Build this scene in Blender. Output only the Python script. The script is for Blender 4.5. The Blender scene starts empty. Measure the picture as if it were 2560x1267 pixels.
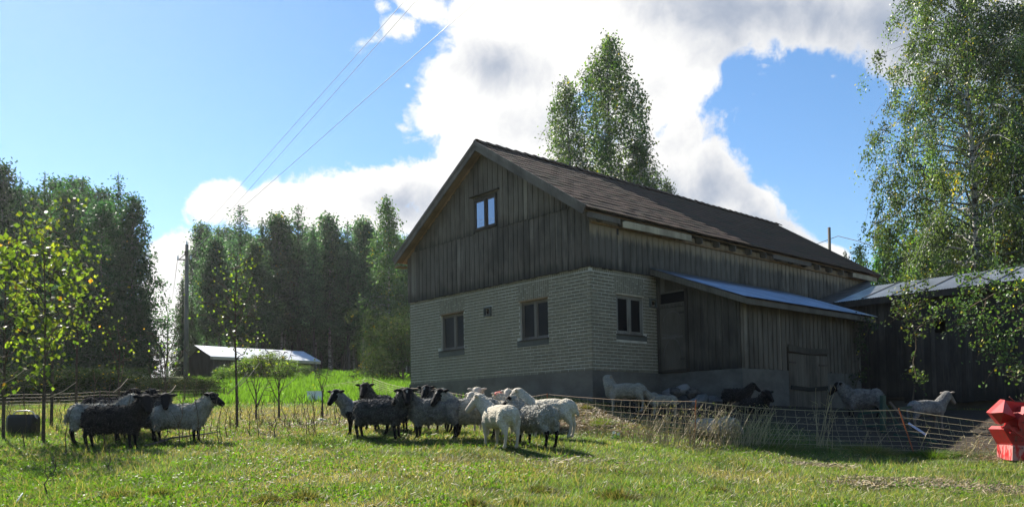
import bpy, math, random
import numpy as np
from mathutils import Matrix, Vector, noise as mnoise

SC = bpy.context.scene
COL = SC.collection
R = math.radians

# ------------------------------------------------------------------ camera
F_PX, PX, PY, PITCH, ROLL, EYE = 2065.0, 1280.0, 960.0, .0454, -.0174, 1.5
cp, sp, cr, sr = math.cos(PITCH), math.sin(PITCH), math.cos(ROLL), math.sin(ROLL)
FWD = np.array([0, cp, sp]); UP0 = np.array([0, -sp, cp]); RT0 = np.array([1., 0, 0])
RT = cr*RT0+sr*UP0; UPV = -sr*RT0+cr*UP0
cam = bpy.data.cameras.new('camera'); cam_o = bpy.data.objects.new('camera', cam); COL.objects.link(cam_o)
cam_o.matrix_world = Matrix(((RT[0], UPV[0], -FWD[0], 0), (RT[1], UPV[1], -FWD[1], 0), (RT[2], UPV[2], -FWD[2], EYE), (0, 0, 0, 1)))
cam.sensor_width = 36; cam.lens = F_PX/2560*36; cam.shift_y = (PY-633.5)/2560; cam.clip_end = 3000; cam.clip_start = .05
SC.camera = cam_o

# ------------------------------------------------------------------ sun, sky, exposure
SUN_AZ, SUN_EL = -38.0, 41.0
SUN_STR, SKY_STR, CLOUD_STR, EXPO = 5.0, .066, .43, 1.35
L = bpy.data.lights.new('sun', 'SUN'); L.energy = SUN_STR; L.angle = R(.5); L.color = (1, .94, .84)
lo = bpy.data.objects.new('sun', L); COL.objects.link(lo)
sd = Vector((math.sin(R(SUN_AZ))*math.cos(R(SUN_EL)), math.cos(R(SUN_AZ))*math.cos(R(SUN_EL)), math.sin(R(SUN_EL))))
lo.rotation_euler = sd.to_track_quat('Z', 'Y').to_euler()
SC.view_settings.view_transform = 'Standard'; SC.view_settings.look = 'None'
SC.view_settings.exposure = EXPO; SC.view_settings.gamma = 1; SC.view_settings.use_curve_mapping = False
SC.cycles.max_bounces = 5; SC.cycles.transparent_max_bounces = 4
SC.cycles.caustics_reflective = False; SC.cycles.caustics_refractive = False

def ray(x, y): return (x-PX)/F_PX*RT-(y-PY)/F_PX*UPV+FWD

W = bpy.data.worlds.new('World'); SC.world = W; W.use_nodes = True
nt = W.node_tree; nt.nodes.clear()
def nn(tree, t, **k):
    n = tree.nodes.new(t)
    for a, b in k.items(): setattr(n, a, b)
    return n
def mth(tree, op, a, b=None, c=None, clamp=False):
    n = tree.nodes.new('ShaderNodeMath'); n.operation = op; n.use_clamp = clamp
    for i, v in enumerate((a, b, c)):
        if v is None: continue
        if isinstance(v, (int, float)): n.inputs[i].default_value = v
        else: tree.links.new(v, n.inputs[i])
    return n.outputs[0]
def mrange(tree, v, a, b, c=0, d=1, smooth=True):
    n = tree.nodes.new('ShaderNodeMapRange'); n.interpolation_type = 'SMOOTHSTEP' if smooth else 'LINEAR'
    tree.links.new(v, n.inputs[0])
    for i, x in zip((1, 2, 3, 4), (a, b, c, d)): n.inputs[i].default_value = x
    return n.outputs[0]
def build_world():
    out = nn(nt, 'ShaderNodeOutputWorld'); bg1 = nn(nt, 'ShaderNodeBackground'); bg2 = nn(nt, 'ShaderNodeBackground'); mx = nn(nt, 'ShaderNodeMixShader')
    sky = nn(nt, 'ShaderNodeTexSky', sky_type='NISHITA'); sky.sun_disc = False
    sky.sun_elevation = R(SUN_EL); sky.sun_rotation = R(SUN_AZ); sky.air_density = 1.0; sky.dust_density = .13; sky.ozone_density = 2.2
    hs = nn(nt, 'ShaderNodeHueSaturation'); hs.inputs['Saturation'].default_value = 1.18
    nt.links.new(sky.outputs[0], hs.inputs['Color']); nt.links.new(hs.outputs[0], bg1.inputs[0]); bg1.inputs[1].default_value = SKY_STR
    tc = nn(nt, 'ShaderNodeTexCoord'); sx = nn(nt, 'ShaderNodeSeparateXYZ'); nt.links.new(tc.outputs['Generated'], sx.inputs[0])
    X, Y, Z = sx.outputs
    yy = mth(nt, 'MAXIMUM', Y, .05)
    u = mth(nt, 'DIVIDE', X, yy); v = mth(nt, 'DIVIDE', Z, yy)
    cb = nn(nt, 'ShaderNodeCombineXYZ'); nt.links.new(u, cb.inputs[0]); nt.links.new(v, cb.inputs[1]); uv = cb.outputs[0]
    # edge noise in direction space
    n1 = nn(nt, 'ShaderNodeTexNoise'); n1.inputs['Scale'].default_value = 7.5; n1.inputs['Detail'].default_value = 10; n1.inputs['Roughness'].default_value = .62
    n1.inputs['Distortion'].default_value = .25
    nt.links.new(tc.outputs['Generated'], n1.inputs['Vector'])
    n3 = nn(nt, 'ShaderNodeTexNoise'); n3.inputs['Scale'].default_value = 26; n3.inputs['Detail'].default_value = 8; n3.inputs['Roughness'].default_value = .6; n3.inputs['Distortion'].default_value = .5; nt.links.new(tc.outputs['Generated'], n3.inputs['Vector'])
    n2 = nn(nt, 'ShaderNodeTexNoise'); n2.inputs['Scale'].default_value = 3.0; n2.inputs['Detail'].default_value = 7; n2.inputs['Roughness'].default_value = .55
    nt.links.new(tc.outputs['Generated'], n2.inputs['Vector'])
    def blob(px, py, rx, ry, rot=0, amp=1):
        d = ray(px, py); uu, vv = d[0]/d[1], d[2]/d[1]
        m = nn(nt, 'ShaderNodeMapping', vector_type='TEXTURE')
        m.inputs['Location'].default_value = (uu, vv, 0); m.inputs['Rotation'].default_value = (0, 0, R(rot)+ROLL)
        m.inputs['Scale'].default_value = (rx/F_PX, ry/F_PX, 1)
        nt.links.new(uv, m.inputs['Vector'])
        l = nn(nt, 'ShaderNodeVectorMath', operation='LENGTH'); nt.links.new(m.outputs[0], l.inputs[0])
        r = mrange(nt, l.outputs['Value'], 0, 1.6, amp, 0, False)
        return r
    def union(lst):
        o = None
        for b in lst:
            r = blob(*b); o = r if o is None else mth(nt, 'MAXIMUM', o, r)
        return o
    body = union([(1480, 90, 430, 250), (1205, 230, 185, 260, -10), (1340, 420, 300, 210), (1180, 380, 110, 120), (1620, 240, 150, 190), (1560, 420, 170, 170),
                  (1950, 20, 480, 140, -4), (2300, 50, 420, 140, -3), (1650, 60, 500, 170), (1040, 10, 120, 60, -20, .8),
                  (950, 468, 290, 82, 6), (700, 505, 150, 52, 12), (540, 512, 92, 58, 18), (1080, 470, 120, 90), (820, 540, 330, 60),
                  (450, 645, 90, 84, 10), (420, 790, 90, 130), (430, 900, 80, 120),
                  (1695, 335, 66, 80), (1770, 440, 120, 90, -20), (1840, 520, 150, 84, -25), (1640, 430, 150, 150), (1930, 580, 120, 50, -25),
                  (925, 105, 110, 70, 15, .78), (990, 70, 80, 70, 0, .85), (960, 20, 60, 40, 0, .7), (1770, 190, 100, 80, -30, .78), (1885, 235, 46, 20, -15, .5), (2080, 190, 50, 26, 0, .45), (1020, 215, 30, 24, 0, .5),
                  (2085, 632, 60, 22, -15, .75), (2560, 330, 160, 60, 0, .5)])
    hole = union([(1822, 165, 50, 75, -20, .42)])
    body = mth(nt, 'SUBTRACT', body, hole)
    # elsewhere: scattered cumulus from the same noise
    outm = mth(nt, 'MAXIMUM', mrange(nt, v, .62, .95), mth(nt, 'MAXIMUM', mrange(nt, u, .72, 1.0), mth(nt, 'MAXIMUM', mrange(nt, u, -.72, -1.0), mrange(nt, Y, .12, 0))))
    rest = mth(nt, 'MULTIPLY', outm, mrange(nt, n2.outputs[0], .54, .70, 0, .7))
    hz = mrange(nt, Z, -.02, .05)
    tot = mth(nt, 'MAXIMUM', body, rest)
    e = mth(nt, 'ADD', tot, mth(nt, 'MULTIPLY', mth(nt, 'SUBTRACT', n1.outputs[0], .5), 1.55))
    e = mth(nt, 'ADD', e, mth(nt, 'MULTIPLY', mth(nt, 'SUBTRACT', n3.outputs[0], .5), .55))
    dens = mth(nt, 'MULTIPLY', mrange(nt, e, .37, .56), hz)
    # greyer undersides / thick parts
    grey = union([(1245, 165, 120, 70, -10), (1930, 20, 400, 120, -6, 1.1), (2250, 60, 420, 120, -4, 1.1), (1010, 510, 130, 55), (1790, 480, 90, 90, -20), (1500, 330, 220, 90, 0, .7),
                  (1900, 560, 120, 50, -25), (1620, 500, 130, 90), (2450, 60, 240, 120, 0, .7), (480, 720, 60, 60, 0, .5)])
    g = mth(nt, 'ADD', grey, mth(nt, 'MULTIPLY', mth(nt, 'SUBTRACT', n1.outputs[0], .5), 2.2))
    g = mth(nt, 'ADD', g, mth(nt, 'MULTIPLY', mth(nt, 'SUBTRACT', n3.outputs[0], .5), .5)); g = mrange(nt, g, .0, 1.25)
    cr_ = nn(nt, 'ShaderNodeMix', data_type='RGBA'); nt.links.new(g, cr_.inputs[0])
    cr_.inputs[6].default_value = (1.0, .985, .96, 1); cr_.inputs[7].default_value = (.36, .42, .53, 1)
    nt.links.new(cr_.outputs[2], bg2.inputs[0]); bg2.inputs[1].default_value = CLOUD_STR
    nt.links.new(dens, mx.inputs[0]); nt.links.new(bg1.outputs[0], mx.inputs[1]); nt.links.new(bg2.outputs[0], mx.inputs[2]); nt.links.new(mx.outputs[0], out.inputs[0])
build_world()
W.cycles.sampling_method = 'MANUAL'; W.cycles.sample_map_resolution = 1024

# ------------------------------------------------------------------ small helpers
def tag(o, label=None, cat=None, group=None, kind=None):
    if label: o['label'] = label
    if cat: o['category'] = cat
    if group: o['group'] = group
    if kind: o['kind'] = kind
    return o
def empty(name, loc, rz=0, label=None, cat=None, group=None):
    o = bpy.data.objects.new(name, None); COL.objects.link(o); o.location = loc; o.rotation_euler = (0, 0, rz); o.empty_display_size = .2
    return tag(o, label, cat, group)
def link(name, me, parent=None, mat=None, loc=None):
    o = bpy.data.objects.new(name, me); COL.objects.link(o)
    if mat is not None and not me.materials: me.materials.append(mat)
    if parent: o.parent = parent
    if loc is not None: o.location = loc
    return o
def np_mesh(name, V, Fc, cols=None, smooth=False, mats=None, mi=None):
    """V (n,3), Fc (m,k) constant arity"""
    me = bpy.data.meshes.new(name)
    V = np.asarray(V, np.float32); Fc = np.asarray(Fc, np.int32); m, k = Fc.shape
    me.vertices.add(len(V)); me.vertices.foreach_set('co', V.ravel())
    me.loops.add(m*k); me.loops.foreach_set('vertex_index', Fc.ravel())
    me.polygons.add(m); me.polygons.foreach_set('loop_start', np.arange(0, m*k, k, dtype=np.int32))
    try: me.polygons.foreach_set('loop_total', np.full(m, k, np.int32))
    except Exception: pass
    me.update(calc_edges=True)
    if smooth: me.polygons.foreach_set('use_smooth', np.ones(m, bool))
    if cols is not None:   # per-vertex own colour
        at = me.color_attributes.new('tint', 'FLOAT_COLOR', 'POINT')
        c = np.ones((len(V), 4), np.float32); c[:, :3] = cols; at.data.foreach_set('color', c.ravel())
    if mats:
        for q in mats: me.materials.append(q)
        if mi is not None: me.polygons.foreach_set('material_index', np.asarray(mi, np.int32))
    me.validate(verbose=False)
    return me
CUBE = {}
def cube_mesh(mat):
    if mat.name not in CUBE:
        v = [(x, y, z) for x in (-.5, .5) for y in (-.5, .5) for z in (-.5, .5)]
        f = [(0, 1, 3, 2), (4, 6, 7, 5), (0, 4, 5, 1), (2, 3, 7, 6), (0, 2, 6, 4), (1, 5, 7, 3)]
        me = np_mesh('box_'+mat.name, v, f); me.materials.append(mat); CUBE[mat.name] = me
    return CUBE[mat.name]
def box(name, parent, mat, x0, x1, y0, y1, z0, z1, dz=0, rot=None):
    o = bpy.data.objects.new(name, cube_mesh(mat)); COL.objects.link(o); o.parent = parent
    o.location = ((x0+x1)/2, (y0+y1)/2, (z0+z1)/2+dz); o.scale = (abs(x1-x0), abs(y1-y0), abs(z1-z0))
    if rot: o.rotation_euler = rot
    return o
class MB:
    """collects boxes / tubes / quads into one mesh"""
    def __init__(s): s.v = []; s.f = []
    def box(s, x0, x1, y0, y1, z0, z1, M=None):
        n = len(s.v)
        for x in (x0, x1):
            for y in (y0, y1):
                for z in (z0, z1): s.v.append((x, y, z) if M is None else tuple(M @ Vector((x, y, z))))
        for f in ((0, 1, 3, 2), (4, 6, 7, 5), (0, 4, 5, 1), (2, 3, 7, 6), (0, 2, 6, 4), (1, 5, 7, 3)): s.f.append(tuple(n+i for i in f))
        return s
    def beam(s, p, q, w, h):
        p, q = Vector(p), Vector(q); d = q-p
        M = Matrix.Translation(p) @ d.to_track_quat('X', 'Z').to_matrix().to_4x4()
        return s.box(0, d.length, -w/2, w/2, -h/2, h/2, M)
    def tube(s, pts, r0, r1=None, n=6, cap=True):
        r1 = r0 if r1 is None else r1; pts = [Vector(p) for p in pts]; base = len(s.v); K = len(pts)
        for i, p in enumerate(pts):
            d = (pts[min(i+1, K-1)]-pts[max(i-1, 0)]); d = d.normalized() if d.length > 1e-9 else Vector((0, 0, 1))
            a = d.cross(Vector((.31, .17, .93))) if abs(d.z) < .9 else d.cross(Vector((1, 0, 0))); a.normalize(); b = d.cross(a)
            r = r0+(r1-r0)*i/max(K-1, 1) if not callable(r0) else r0(i/max(K-1, 1))
            for k in range(n):
                t = 2*math.pi*k/n; s.v.append(tuple(p+a*(r*math.cos(t))+b*(r*math.sin(t))))
        for i in range(K-1):
            for k in range(n):
                s.f.append((base+i*n+k, base+i*n+(k+1) % n, base+(i+1)*n+(k+1) % n, base+(i+1)*n+k))
        if cap and n > 2:
            s.f.append(tuple(base+k for k in range(n))[::-1]); s.f.append(tuple(base+(K-1)*n+k for k in range(n)))
        return s
    def poly(s, *pts):
        n = len(s.v); s.v += [tuple(p) for p in pts]; s.f.append(tuple(range(n, n+len(pts)))); return s
    def prism(s, pts, d):
        """polygon pts extruded by vector d"""
        n = len(s.v); k = len(pts); d = Vector(d)
        s.v += [tuple(Vector(p)) for p in pts]+[tuple(Vector(p)+d) for p in pts]
        s.f.append(tuple(range(n, n+k))[::-1]); s.f.append(tuple(range(n+k, n+2*k)))
        for i in range(k): s.f.append((n+i, n+(i+1) % k, n+k+(i+1) % k, n+k+i))
        return s
    def mesh(s, name, mat=None, smooth=False):
        me = bpy.data.meshes.new(name); me.from_pydata(s.v, [], s.f); me.update()
        if mat is not None: me.materials.append(mat)
        if smooth: me.polygons.foreach_set('use_smooth', np.ones(len(me.polygons), bool))
        return me
    def build(s, name, mat, parent=None, smooth=False, loc=None):
        return link(name, s.mesh(name, mat, smooth), parent, None, loc)

# ------------------------------------------------------------------ materials
def pmat(name, col=(.5, .5, .5), rough=.8, metal=0, spec=.3):
    m = bpy.data.materials.new(name); m.use_nodes = True; t = m.node_tree; b = t.nodes['Principled BSDF']
    b.inputs['Base Color'].default_value = (*col, 1); b.inputs['Roughness'].default_value = rough; b.inputs['Metallic'].default_value = metal
    b.inputs['Specular IOR Level'].default_value = spec
    return m, t, b
def pos(t, sx, sy, sz, rnd=True):
    g = nn(t, 'ShaderNodeNewGeometry'); vm = nn(t, 'ShaderNodeVectorMath', operation='MULTIPLY'); vm.inputs[1].default_value = (sx, sy, sz)
    t.links.new(g.outputs['Position'], vm.inputs[0]); o = vm.outputs[0]
    if rnd:
        oi = nn(t, 'ShaderNodeObjectInfo'); ad = nn(t, 'ShaderNodeVectorMath', operation='ADD'); ml = nn(t, 'ShaderNodeVectorMath', operation='SCALE')
        ml.inputs[0].default_value = (17.3, 31.7, 43.1); t.links.new(oi.outputs['Random'], ml.inputs['Scale'])
        t.links.new(o, ad.inputs[0]); t.links.new(ml.outputs[0], ad.inputs[1]); o = ad.outputs[0]
    return o
def noise(t, vec, scale, detail=4, rough=.6):
    n = nn(t, 'ShaderNodeTexNoise'); n.inputs['Scale'].default_value = scale; n.inputs['Detail'].default_value = detail; n.inputs['Roughness'].default_value = rough
    if vec is not None: t.links.new(vec, n.inputs['Vector'])
    return n.outputs[0]
def mix(t, f, a, b, blend='MIX'):
    n = nn(t, 'ShaderNodeMix', data_type='RGBA', blend_type=blend)
    for i, v in ((0, f), (6, a), (7, b)):
        if isinstance(v, (int, float)): n.inputs[i].default_value = v
        elif isinstance(v, tuple): n.inputs[i].default_value = (*v, 1)
        else: t.links.new(v, n.inputs[i])
    return n.outputs[2]
def bump(t, b, h, dist=.01, st=.6):
    n = nn(t, 'ShaderNodeBump'); n.inputs['Distance'].default_value = dist; n.inputs['Strength'].default_value = st
    t.links.new(h, n.inputs['Height']); t.links.new(n.outputs[0], b.inputs['Normal'])
def rndfac(t): return nn(t, 'ShaderNodeObjectInfo').outputs['Random']
def wood(name, a, b_, mould_z=None, band=None, rough=.85):
    m, t, b = pmat(name, rough=rough, spec=.15)
    g = noise(t, pos(t, 14, 14, .9), 2.2, 6, .65); big = noise(t, pos(t, 1, 1, .45, False), 1.6, 4, .6)
    a = tuple(q*w_ for q, w_ in zip(a, (1.10, 1.0, .90))); b_ = tuple(q*w_ for q, w_ in zip(b_, (1.10, 1.0, .90)))
    c = mix(t, mrange(t, g, .3, .72), a, b_)
    c = mix(t, mth(t, 'MULTIPLY', rndfac(t), .8), c, tuple(x*.55 for x in a)); c = mix(t, mrange(t, rndfac(t), .86, .98, 0, .8), c, tuple(x*1.35 for x in a))
    c = mix(t, mrange(t, big, .42, .68, 0, .6), c, tuple(x*.42 for x in b_))
    gz = nn(t, 'ShaderNodeNewGeometry'); s = nn(t, 'ShaderNodeSeparateXYZ'); t.links.new(gz.outputs['Position'], s.inputs[0]); z = s.outputs[2]
    zz = mth(t, 'ADD', z, mth(t, 'MULTIPLY', mth(t, 'SUBTRACT', noise(t, pos(t, 5, 5, .6), 2, 3), .5), .7))
    if mould_z is not None: c = mix(t, mrange(t, zz, mould_z-.05, mould_z+.35, .8, 0), c, (.018, .019, .018))
    if band is not None: c = mix(t, mrange(t, zz, band-.12, band+.12, 0, .75), c, (.30, .235, .165))
    t.links.new(c, b.inputs['Base Color']); bump(t, b, g, .006, .5)
    return m
OZ = 3.8752+EYE
M = {}
M['board_gable'] = wood('weathered_gable_boards', (.155, .145, .13), (.07, .066, .06), OZ)
M['board_gable_up'] = wood('weathered_upper_boards', (.18, .165, .14), (.09, .082, .07), OZ+1.5)
M['board_long'] = wood('weathered_side_boards', (.165, .16, .15), (.085, .083, .078), OZ, OZ+.85)
M['board_lean'] = wood('weathered_lean_to_boards', (.12, .112, .098), (.055, .052, .048), OZ-2.62)
M['board_front'] = wood('pale_lean_to_boards', (.165, .155, .135), (.10, .095, .083))
M['board_wing'] = wood('dark_wing_boards', (.075, .07, .065), (.032, .032, .032), OZ-3.4)
M['board_shed'] = wood('grey_shed_boards', (.16, .15, .135), (.08, .075, .07))
M['trim'] = wood('grey_trim_wood', (.19, .18, .17), (.12, .115, .11))
M['soffit'] = wood('brown_soffit_wood', (.28, .20, .125), (.17, .125, .08))
M['pale_wood'] = wood('pale_fascia_wood', (.50, .46, .37), (.36, .33, .27))
M['dark_wood'] = wood('dark_frame_wood', (.09, .08, .07), (.05, .045, .04))
M['frame_grey'] = wood('grey_window_frame', (.28, .28, .27), (.16, .16, .155))
def brick_mat():
    m, t, b = pmat('grey_sand_lime_brick', rough=.9, spec=.15)
    c = mix(t, rndfac(t), (.18, .158, .112), (.245, .216, .155)); n = noise(t, pos(t, 1, 1, 1), 9, 5); c = mix(t, mrange(t, n, .35, .7, 0, .55), c, (.125, .11, .082))
    t.links.new(c, b.inputs['Base Color']); bump(t, b, noise(t, pos(t, 1, 1, 1), 60, 3), .004, .5); return m
M['brick'] = brick_mat()
def mortar():
    m, t, b = pmat('pale_mortar', rough=.95, spec=.1); n = noise(t, pos(t, 1, 1, 1, False), 2.2, 5); c = mix(t, mrange(t, n, .35, .65), (.42, .39, .33), (.58, .54, .47)); t.links.new(c, b.inputs['Base Color']); return m
M['mortar'] = mortar()
def concrete(name, a, b_):
    m, t, b = pmat(name, rough=.92, spec=.15); n = noise(t, pos(t, 1, 1, 1.6, False), 1.7, 7, .65); c = mix(t, mrange(t, n, .3, .7), a, b_)
    t.links.new(c, b.inputs['Base Color']); bump(t, b, noise(t, pos(t, 1, 1, 1, False), 25, 5), .01, .5); return m
M['plinth'] = concrete('rough_grey_render', (.155, .14, .115), (.10, .09, .076))
M['plinth_lean'] = concrete('lean_to_concrete', (.145, .138, .12), (.09, .085, .075))
M['patch'] = concrete('smooth_sill_render', (.11, .113, .105), (.085, .087, .08))
def tile_mat():
    m, t, b = pmat('brown_concrete_tile', rough=.85, spec=.2); c = mix(t, rndfac(t), (.088, .060, .048), (.135, .088, .066)); n = noise(t, pos(t, 1, 1, 1, False), 1.3, 7, .7)
    c = mix(t, mrange(t, n, .38, .66, 0, .75), c, (.065, .06, .045)); n2 = noise(t, pos(t, 1, 1, 1, False), 7, 4); c = mix(t, mrange(t, n2, .58, .75, 0, .7), c, (.12, .13, .055))
    t.links.new(c, b.inputs['Base Color']); return m
M['tile'] = tile_mat()
def metal(name, col, rough, metallic=.85):
    m, t, b = pmat(name, col, rough, metallic, .5); n = noise(t, pos(t, .7, .7, .7), 2.5, 6, .6)
    c = mix(t, mrange(t, n, .35, .7), col, tuple(x*.72 for x in col)); t.links.new(c, b.inputs['Base Color'])
    r = mrange(t, n, .3, .7, rough*.8, min(1, rough*1.35)); t.links.new(r, b.inputs['Roughness']); return m
M['tin'] = metal('galvanised_roof_sheet', (.36, .39, .44), .36)
M['tin_wing'] = metal('wing_roof_sheet', (.56, .60, .66), .42)
M['tin_dark'] = metal('dark_roof_sheet', (.16, .16, .155), .5, .6)
M['tin_white'] = metal('pale_shed_roof_sheet', (.68, .70, .72), .42, .35)
M['iron'] = metal('rusty_iron', (.10, .075, .06), .7, .5)
def glass(name, col, gl):
    m, t, b = pmat(name, col, .08, 0, .5); g = nn(t, 'ShaderNodeBsdfGlossy'); g.inputs['Roughness'].default_value = .03; g.inputs['Color'].default_value = (.8, .86, 1, 1)
    mx = nn(t, 'ShaderNodeMixShader'); mx.inputs[0].default_value = gl; o = t.nodes['Material Output']
    t.links.new(b.outputs[0], mx.inputs[1]); t.links.new(g.outputs[0], mx.inputs[2]); t.links.new(mx.outputs[0], o.inputs[0]); return m
M['glass_sky'] = glass('sky_reflecting_glass', (.03, .035, .04), .34)
M['glass'] = pmat('near_black_glass', (.008, .008, .009), .2, 0, .05)[0]  # near-black panes with hardly any gloss
def tinted(name, rough=.6, transl=.4, spec=.35, tcol=(1.5, 1.6, .62)):
    m = bpy.data.materials.new(name); m.use_nodes = True; t = m.node_tree; b = t.nodes['Principled BSDF']; o = t.nodes['Material Output']
    at = nn(t, 'ShaderNodeVertexColor', layer_name='tint'); b.inputs['Roughness'].default_value = rough; b.inputs['Specular IOR Level'].default_value = spec
    oi = rndfac(t); hs = nn(t, 'ShaderNodeHueSaturation'); t.links.new(at.outputs[0], hs.inputs['Color'])
    t.links.new(mrange(t, oi, 0, 1, .78, 1.22, False), hs.inputs['Value']); t.links.new(mrange(t, oi, 0, 1, .485, .515, False), hs.inputs['Hue'])
    t.links.new(hs.outputs[0], b.inputs['Base Color'])
    tr = nn(t, 'ShaderNodeBsdfTranslucent'); g = mix(t, 1.0, hs.outputs[0], tcol, 'MULTIPLY'); t.links.new(g, tr.inputs[0])
    mx = nn(t, 'ShaderNodeMixShader'); mx.inputs[0].default_value = transl
    t.links.new(b.outputs[0], mx.inputs[1]); t.links.new(tr.outputs[0], mx.inputs[2]); t.links.new(mx.outputs[0], o.inputs[0]); return m
M['leaf'] = tinted('birch_foliage', .45, .42, .4)
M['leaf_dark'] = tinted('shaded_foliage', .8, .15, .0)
M['leaf_soft'] = tinted('forest_foliage', .55, .45, .22, (1.0, 1.45, .85))
M['leaf_bright'] = tinted('sapling_foliage', .45, .55, .25)
M['grass'] = tinted('meadow_grass', .5, .5, .35)
M['straw'] = tinted('dry_straw', .6, .2, .4)
def bark(name, a, b_, sc=6):
    m, t, b = pmat(name, rough=.9, spec=.15); n = noise(t, pos(t, 1, 1, 3), sc, 4, .7); c = mix(t, mrange(t, n, .48, .58), a, b_); t.links.new(c, b.inputs['Base Color']); return m
M['birch_bark'] = bark('birch_bark', (.42, .40, .37), (.05, .045, .04), 2.2)
M['dark_bark'] = bark('dark_bark', (.09, .08, .07), (.045, .04, .035))
M['twig'] = bark('brown_stem', (.10, .075, .05), (.05, .04, .03), 12)
M['pole'] = wood('weathered_pole', (.17, .165, .15), (.10, .10, .095))
M['wire'] = metal('pale_wire', (.62, .62, .62), .35, .8)
M['net'] = pmat('net_cord', (.28, .19, .11), .7)[0]
M['net_pale'] = pmat('pale_net_cord', (.34, .29, .18), .7)[0]
M['orange'] = pmat('orange_post', (.33, .095, .03), .5)[0]
M['white_plastic'] = pmat('white_plastic', (.90, .91, .90), .45)[0]
M['black_plastic'] = pmat('black_plastic', (.012, .012, .013), .35)[0]
M['tube_metal'] = metal('tube_metal', (.40, .38, .40), .3)
def red_mat():
    m, t, b = pmat('red_machine_paint', rough=.45, spec=.4); n = noise(t, pos(t, 1, 1, 1), 5, 5); c = mix(t, mrange(t, n, .5, .75, 0, .5), (.40, .012, .012), (.20, .014, .02)); c = mix(t, mrange(t, noise(t, pos(t, 1, 1, .5), 11, 6, .7), .5, .72, 0, .75), c, (.11, .07, .045))
    t.links.new(c, b.inputs['Base Color']); return m
M['red'] = red_mat()
def red_worn():
    m, t, b = pmat('worn_pink_red_paint', rough=.6, spec=.3); n = noise(t, pos(t, 3, 3, 1), 4, 5); g = nn(t, 'ShaderNodeNewGeometry'); s = nn(t, 'ShaderNodeSeparateXYZ'); t.links.new(g.outputs[0], s.inputs[0])
    c = mix(t, mrange(t, n, .38, .55), (.50, .015, .015), (.50, .22, .20)); t.links.new(c, b.inputs['Base Color']); return m
M['red_worn'] = red_worn()
M['green_iron'] = metal('dark_green_paint', (.012, .05, .034), .5, .2)
M['blue_bar'] = metal('blue_white_bar', (.35, .48, .85), .3, .4)
M['stone'] = concrete('field_stone', (.20, .19, .18), (.11, .11, .105))
M['stone_pale'] = concrete('pale_stone', (.5, .5, .48), (.22, .22, .2))
def wool(name, a, b_, sc=38):
    m, t, b = pmat(name, rough=.95, spec=.05); tcn = nn(t, 'ShaderNodeTexCoord'); v = nn(t, 'ShaderNodeTexVoronoi'); v.inputs['Scale'].default_value = sc; t.links.new(tcn.outputs['Object'], v.inputs['Vector'])
    n = noise(t, tcn.outputs['Object'], 9, 5, .65); n3 = noise(t, tcn.outputs['Object'], 3, 3)
    c = mix(t, mrange(t, n, .35, .65), a, b_); c = mix(t, mrange(t, v.outputs['Distance'], .2, .9, 0, .45), c, tuple(x*.5 for x in b_)); c = mix(t, mrange(t, n3, .45, .7, 0, .35), c, tuple(x*.6 for x in b_))
    t.links.new(c, b.inputs['Base Color']); bump(t, b, mth(t, 'ADD', v.outputs['Distance'], n), .02, .8)
    b.inputs['Sheen Weight'].default_value = .1; return m
M['wool_white'] = wool('cream_wool', (0.6, 0.55, 0.44), (0.44, 0.39, 0.3))
M['wool_dull'] = wool('shade_darkened_cream_wool', (.33, .30, .235), (.22, .20, .155))  # cream wool darkened to put the yard's shade into the colour
M['skin_dull'] = pmat('shade_darkened_white_face', (.26, .23, .19), .75, 0, .1)[0]  # white face darkened likewise, yard shade carried by the base colour
M['wool_pale'] = wool('pale_grey_wool', (0.44, 0.42, 0.36), (0.25, 0.24, 0.205))
M['wool_grey'] = wool('grey_wool', (0.27, 0.26, 0.24), (0.115, 0.115, 0.11))
M['wool_dark'] = wool('dark_grey_wool', (0.085, 0.085, 0.085), (0.03, 0.03, 0.032))
M['wool_black'] = wool('black_wool', (.022, .02, .02), (.01, .01, .01))
M['skin_black'] = pmat('black_face', (.008, .007, .007), .8, 0, .1)[0]
M['skin_white'] = pmat('white_face', (.42, .37, .30), .75, 0, .2)[0]
M['skin_grey'] = pmat('speckled_leg', (.16, .14, .12), .7, 0, .2)[0]
M['pink'] = pmat('pink_marker', (.75, .16, .12), .6)[0]
M['eye'] = pmat('sheep_eye', (.01, .008, .006), .2, 0, .6)[0]

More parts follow.
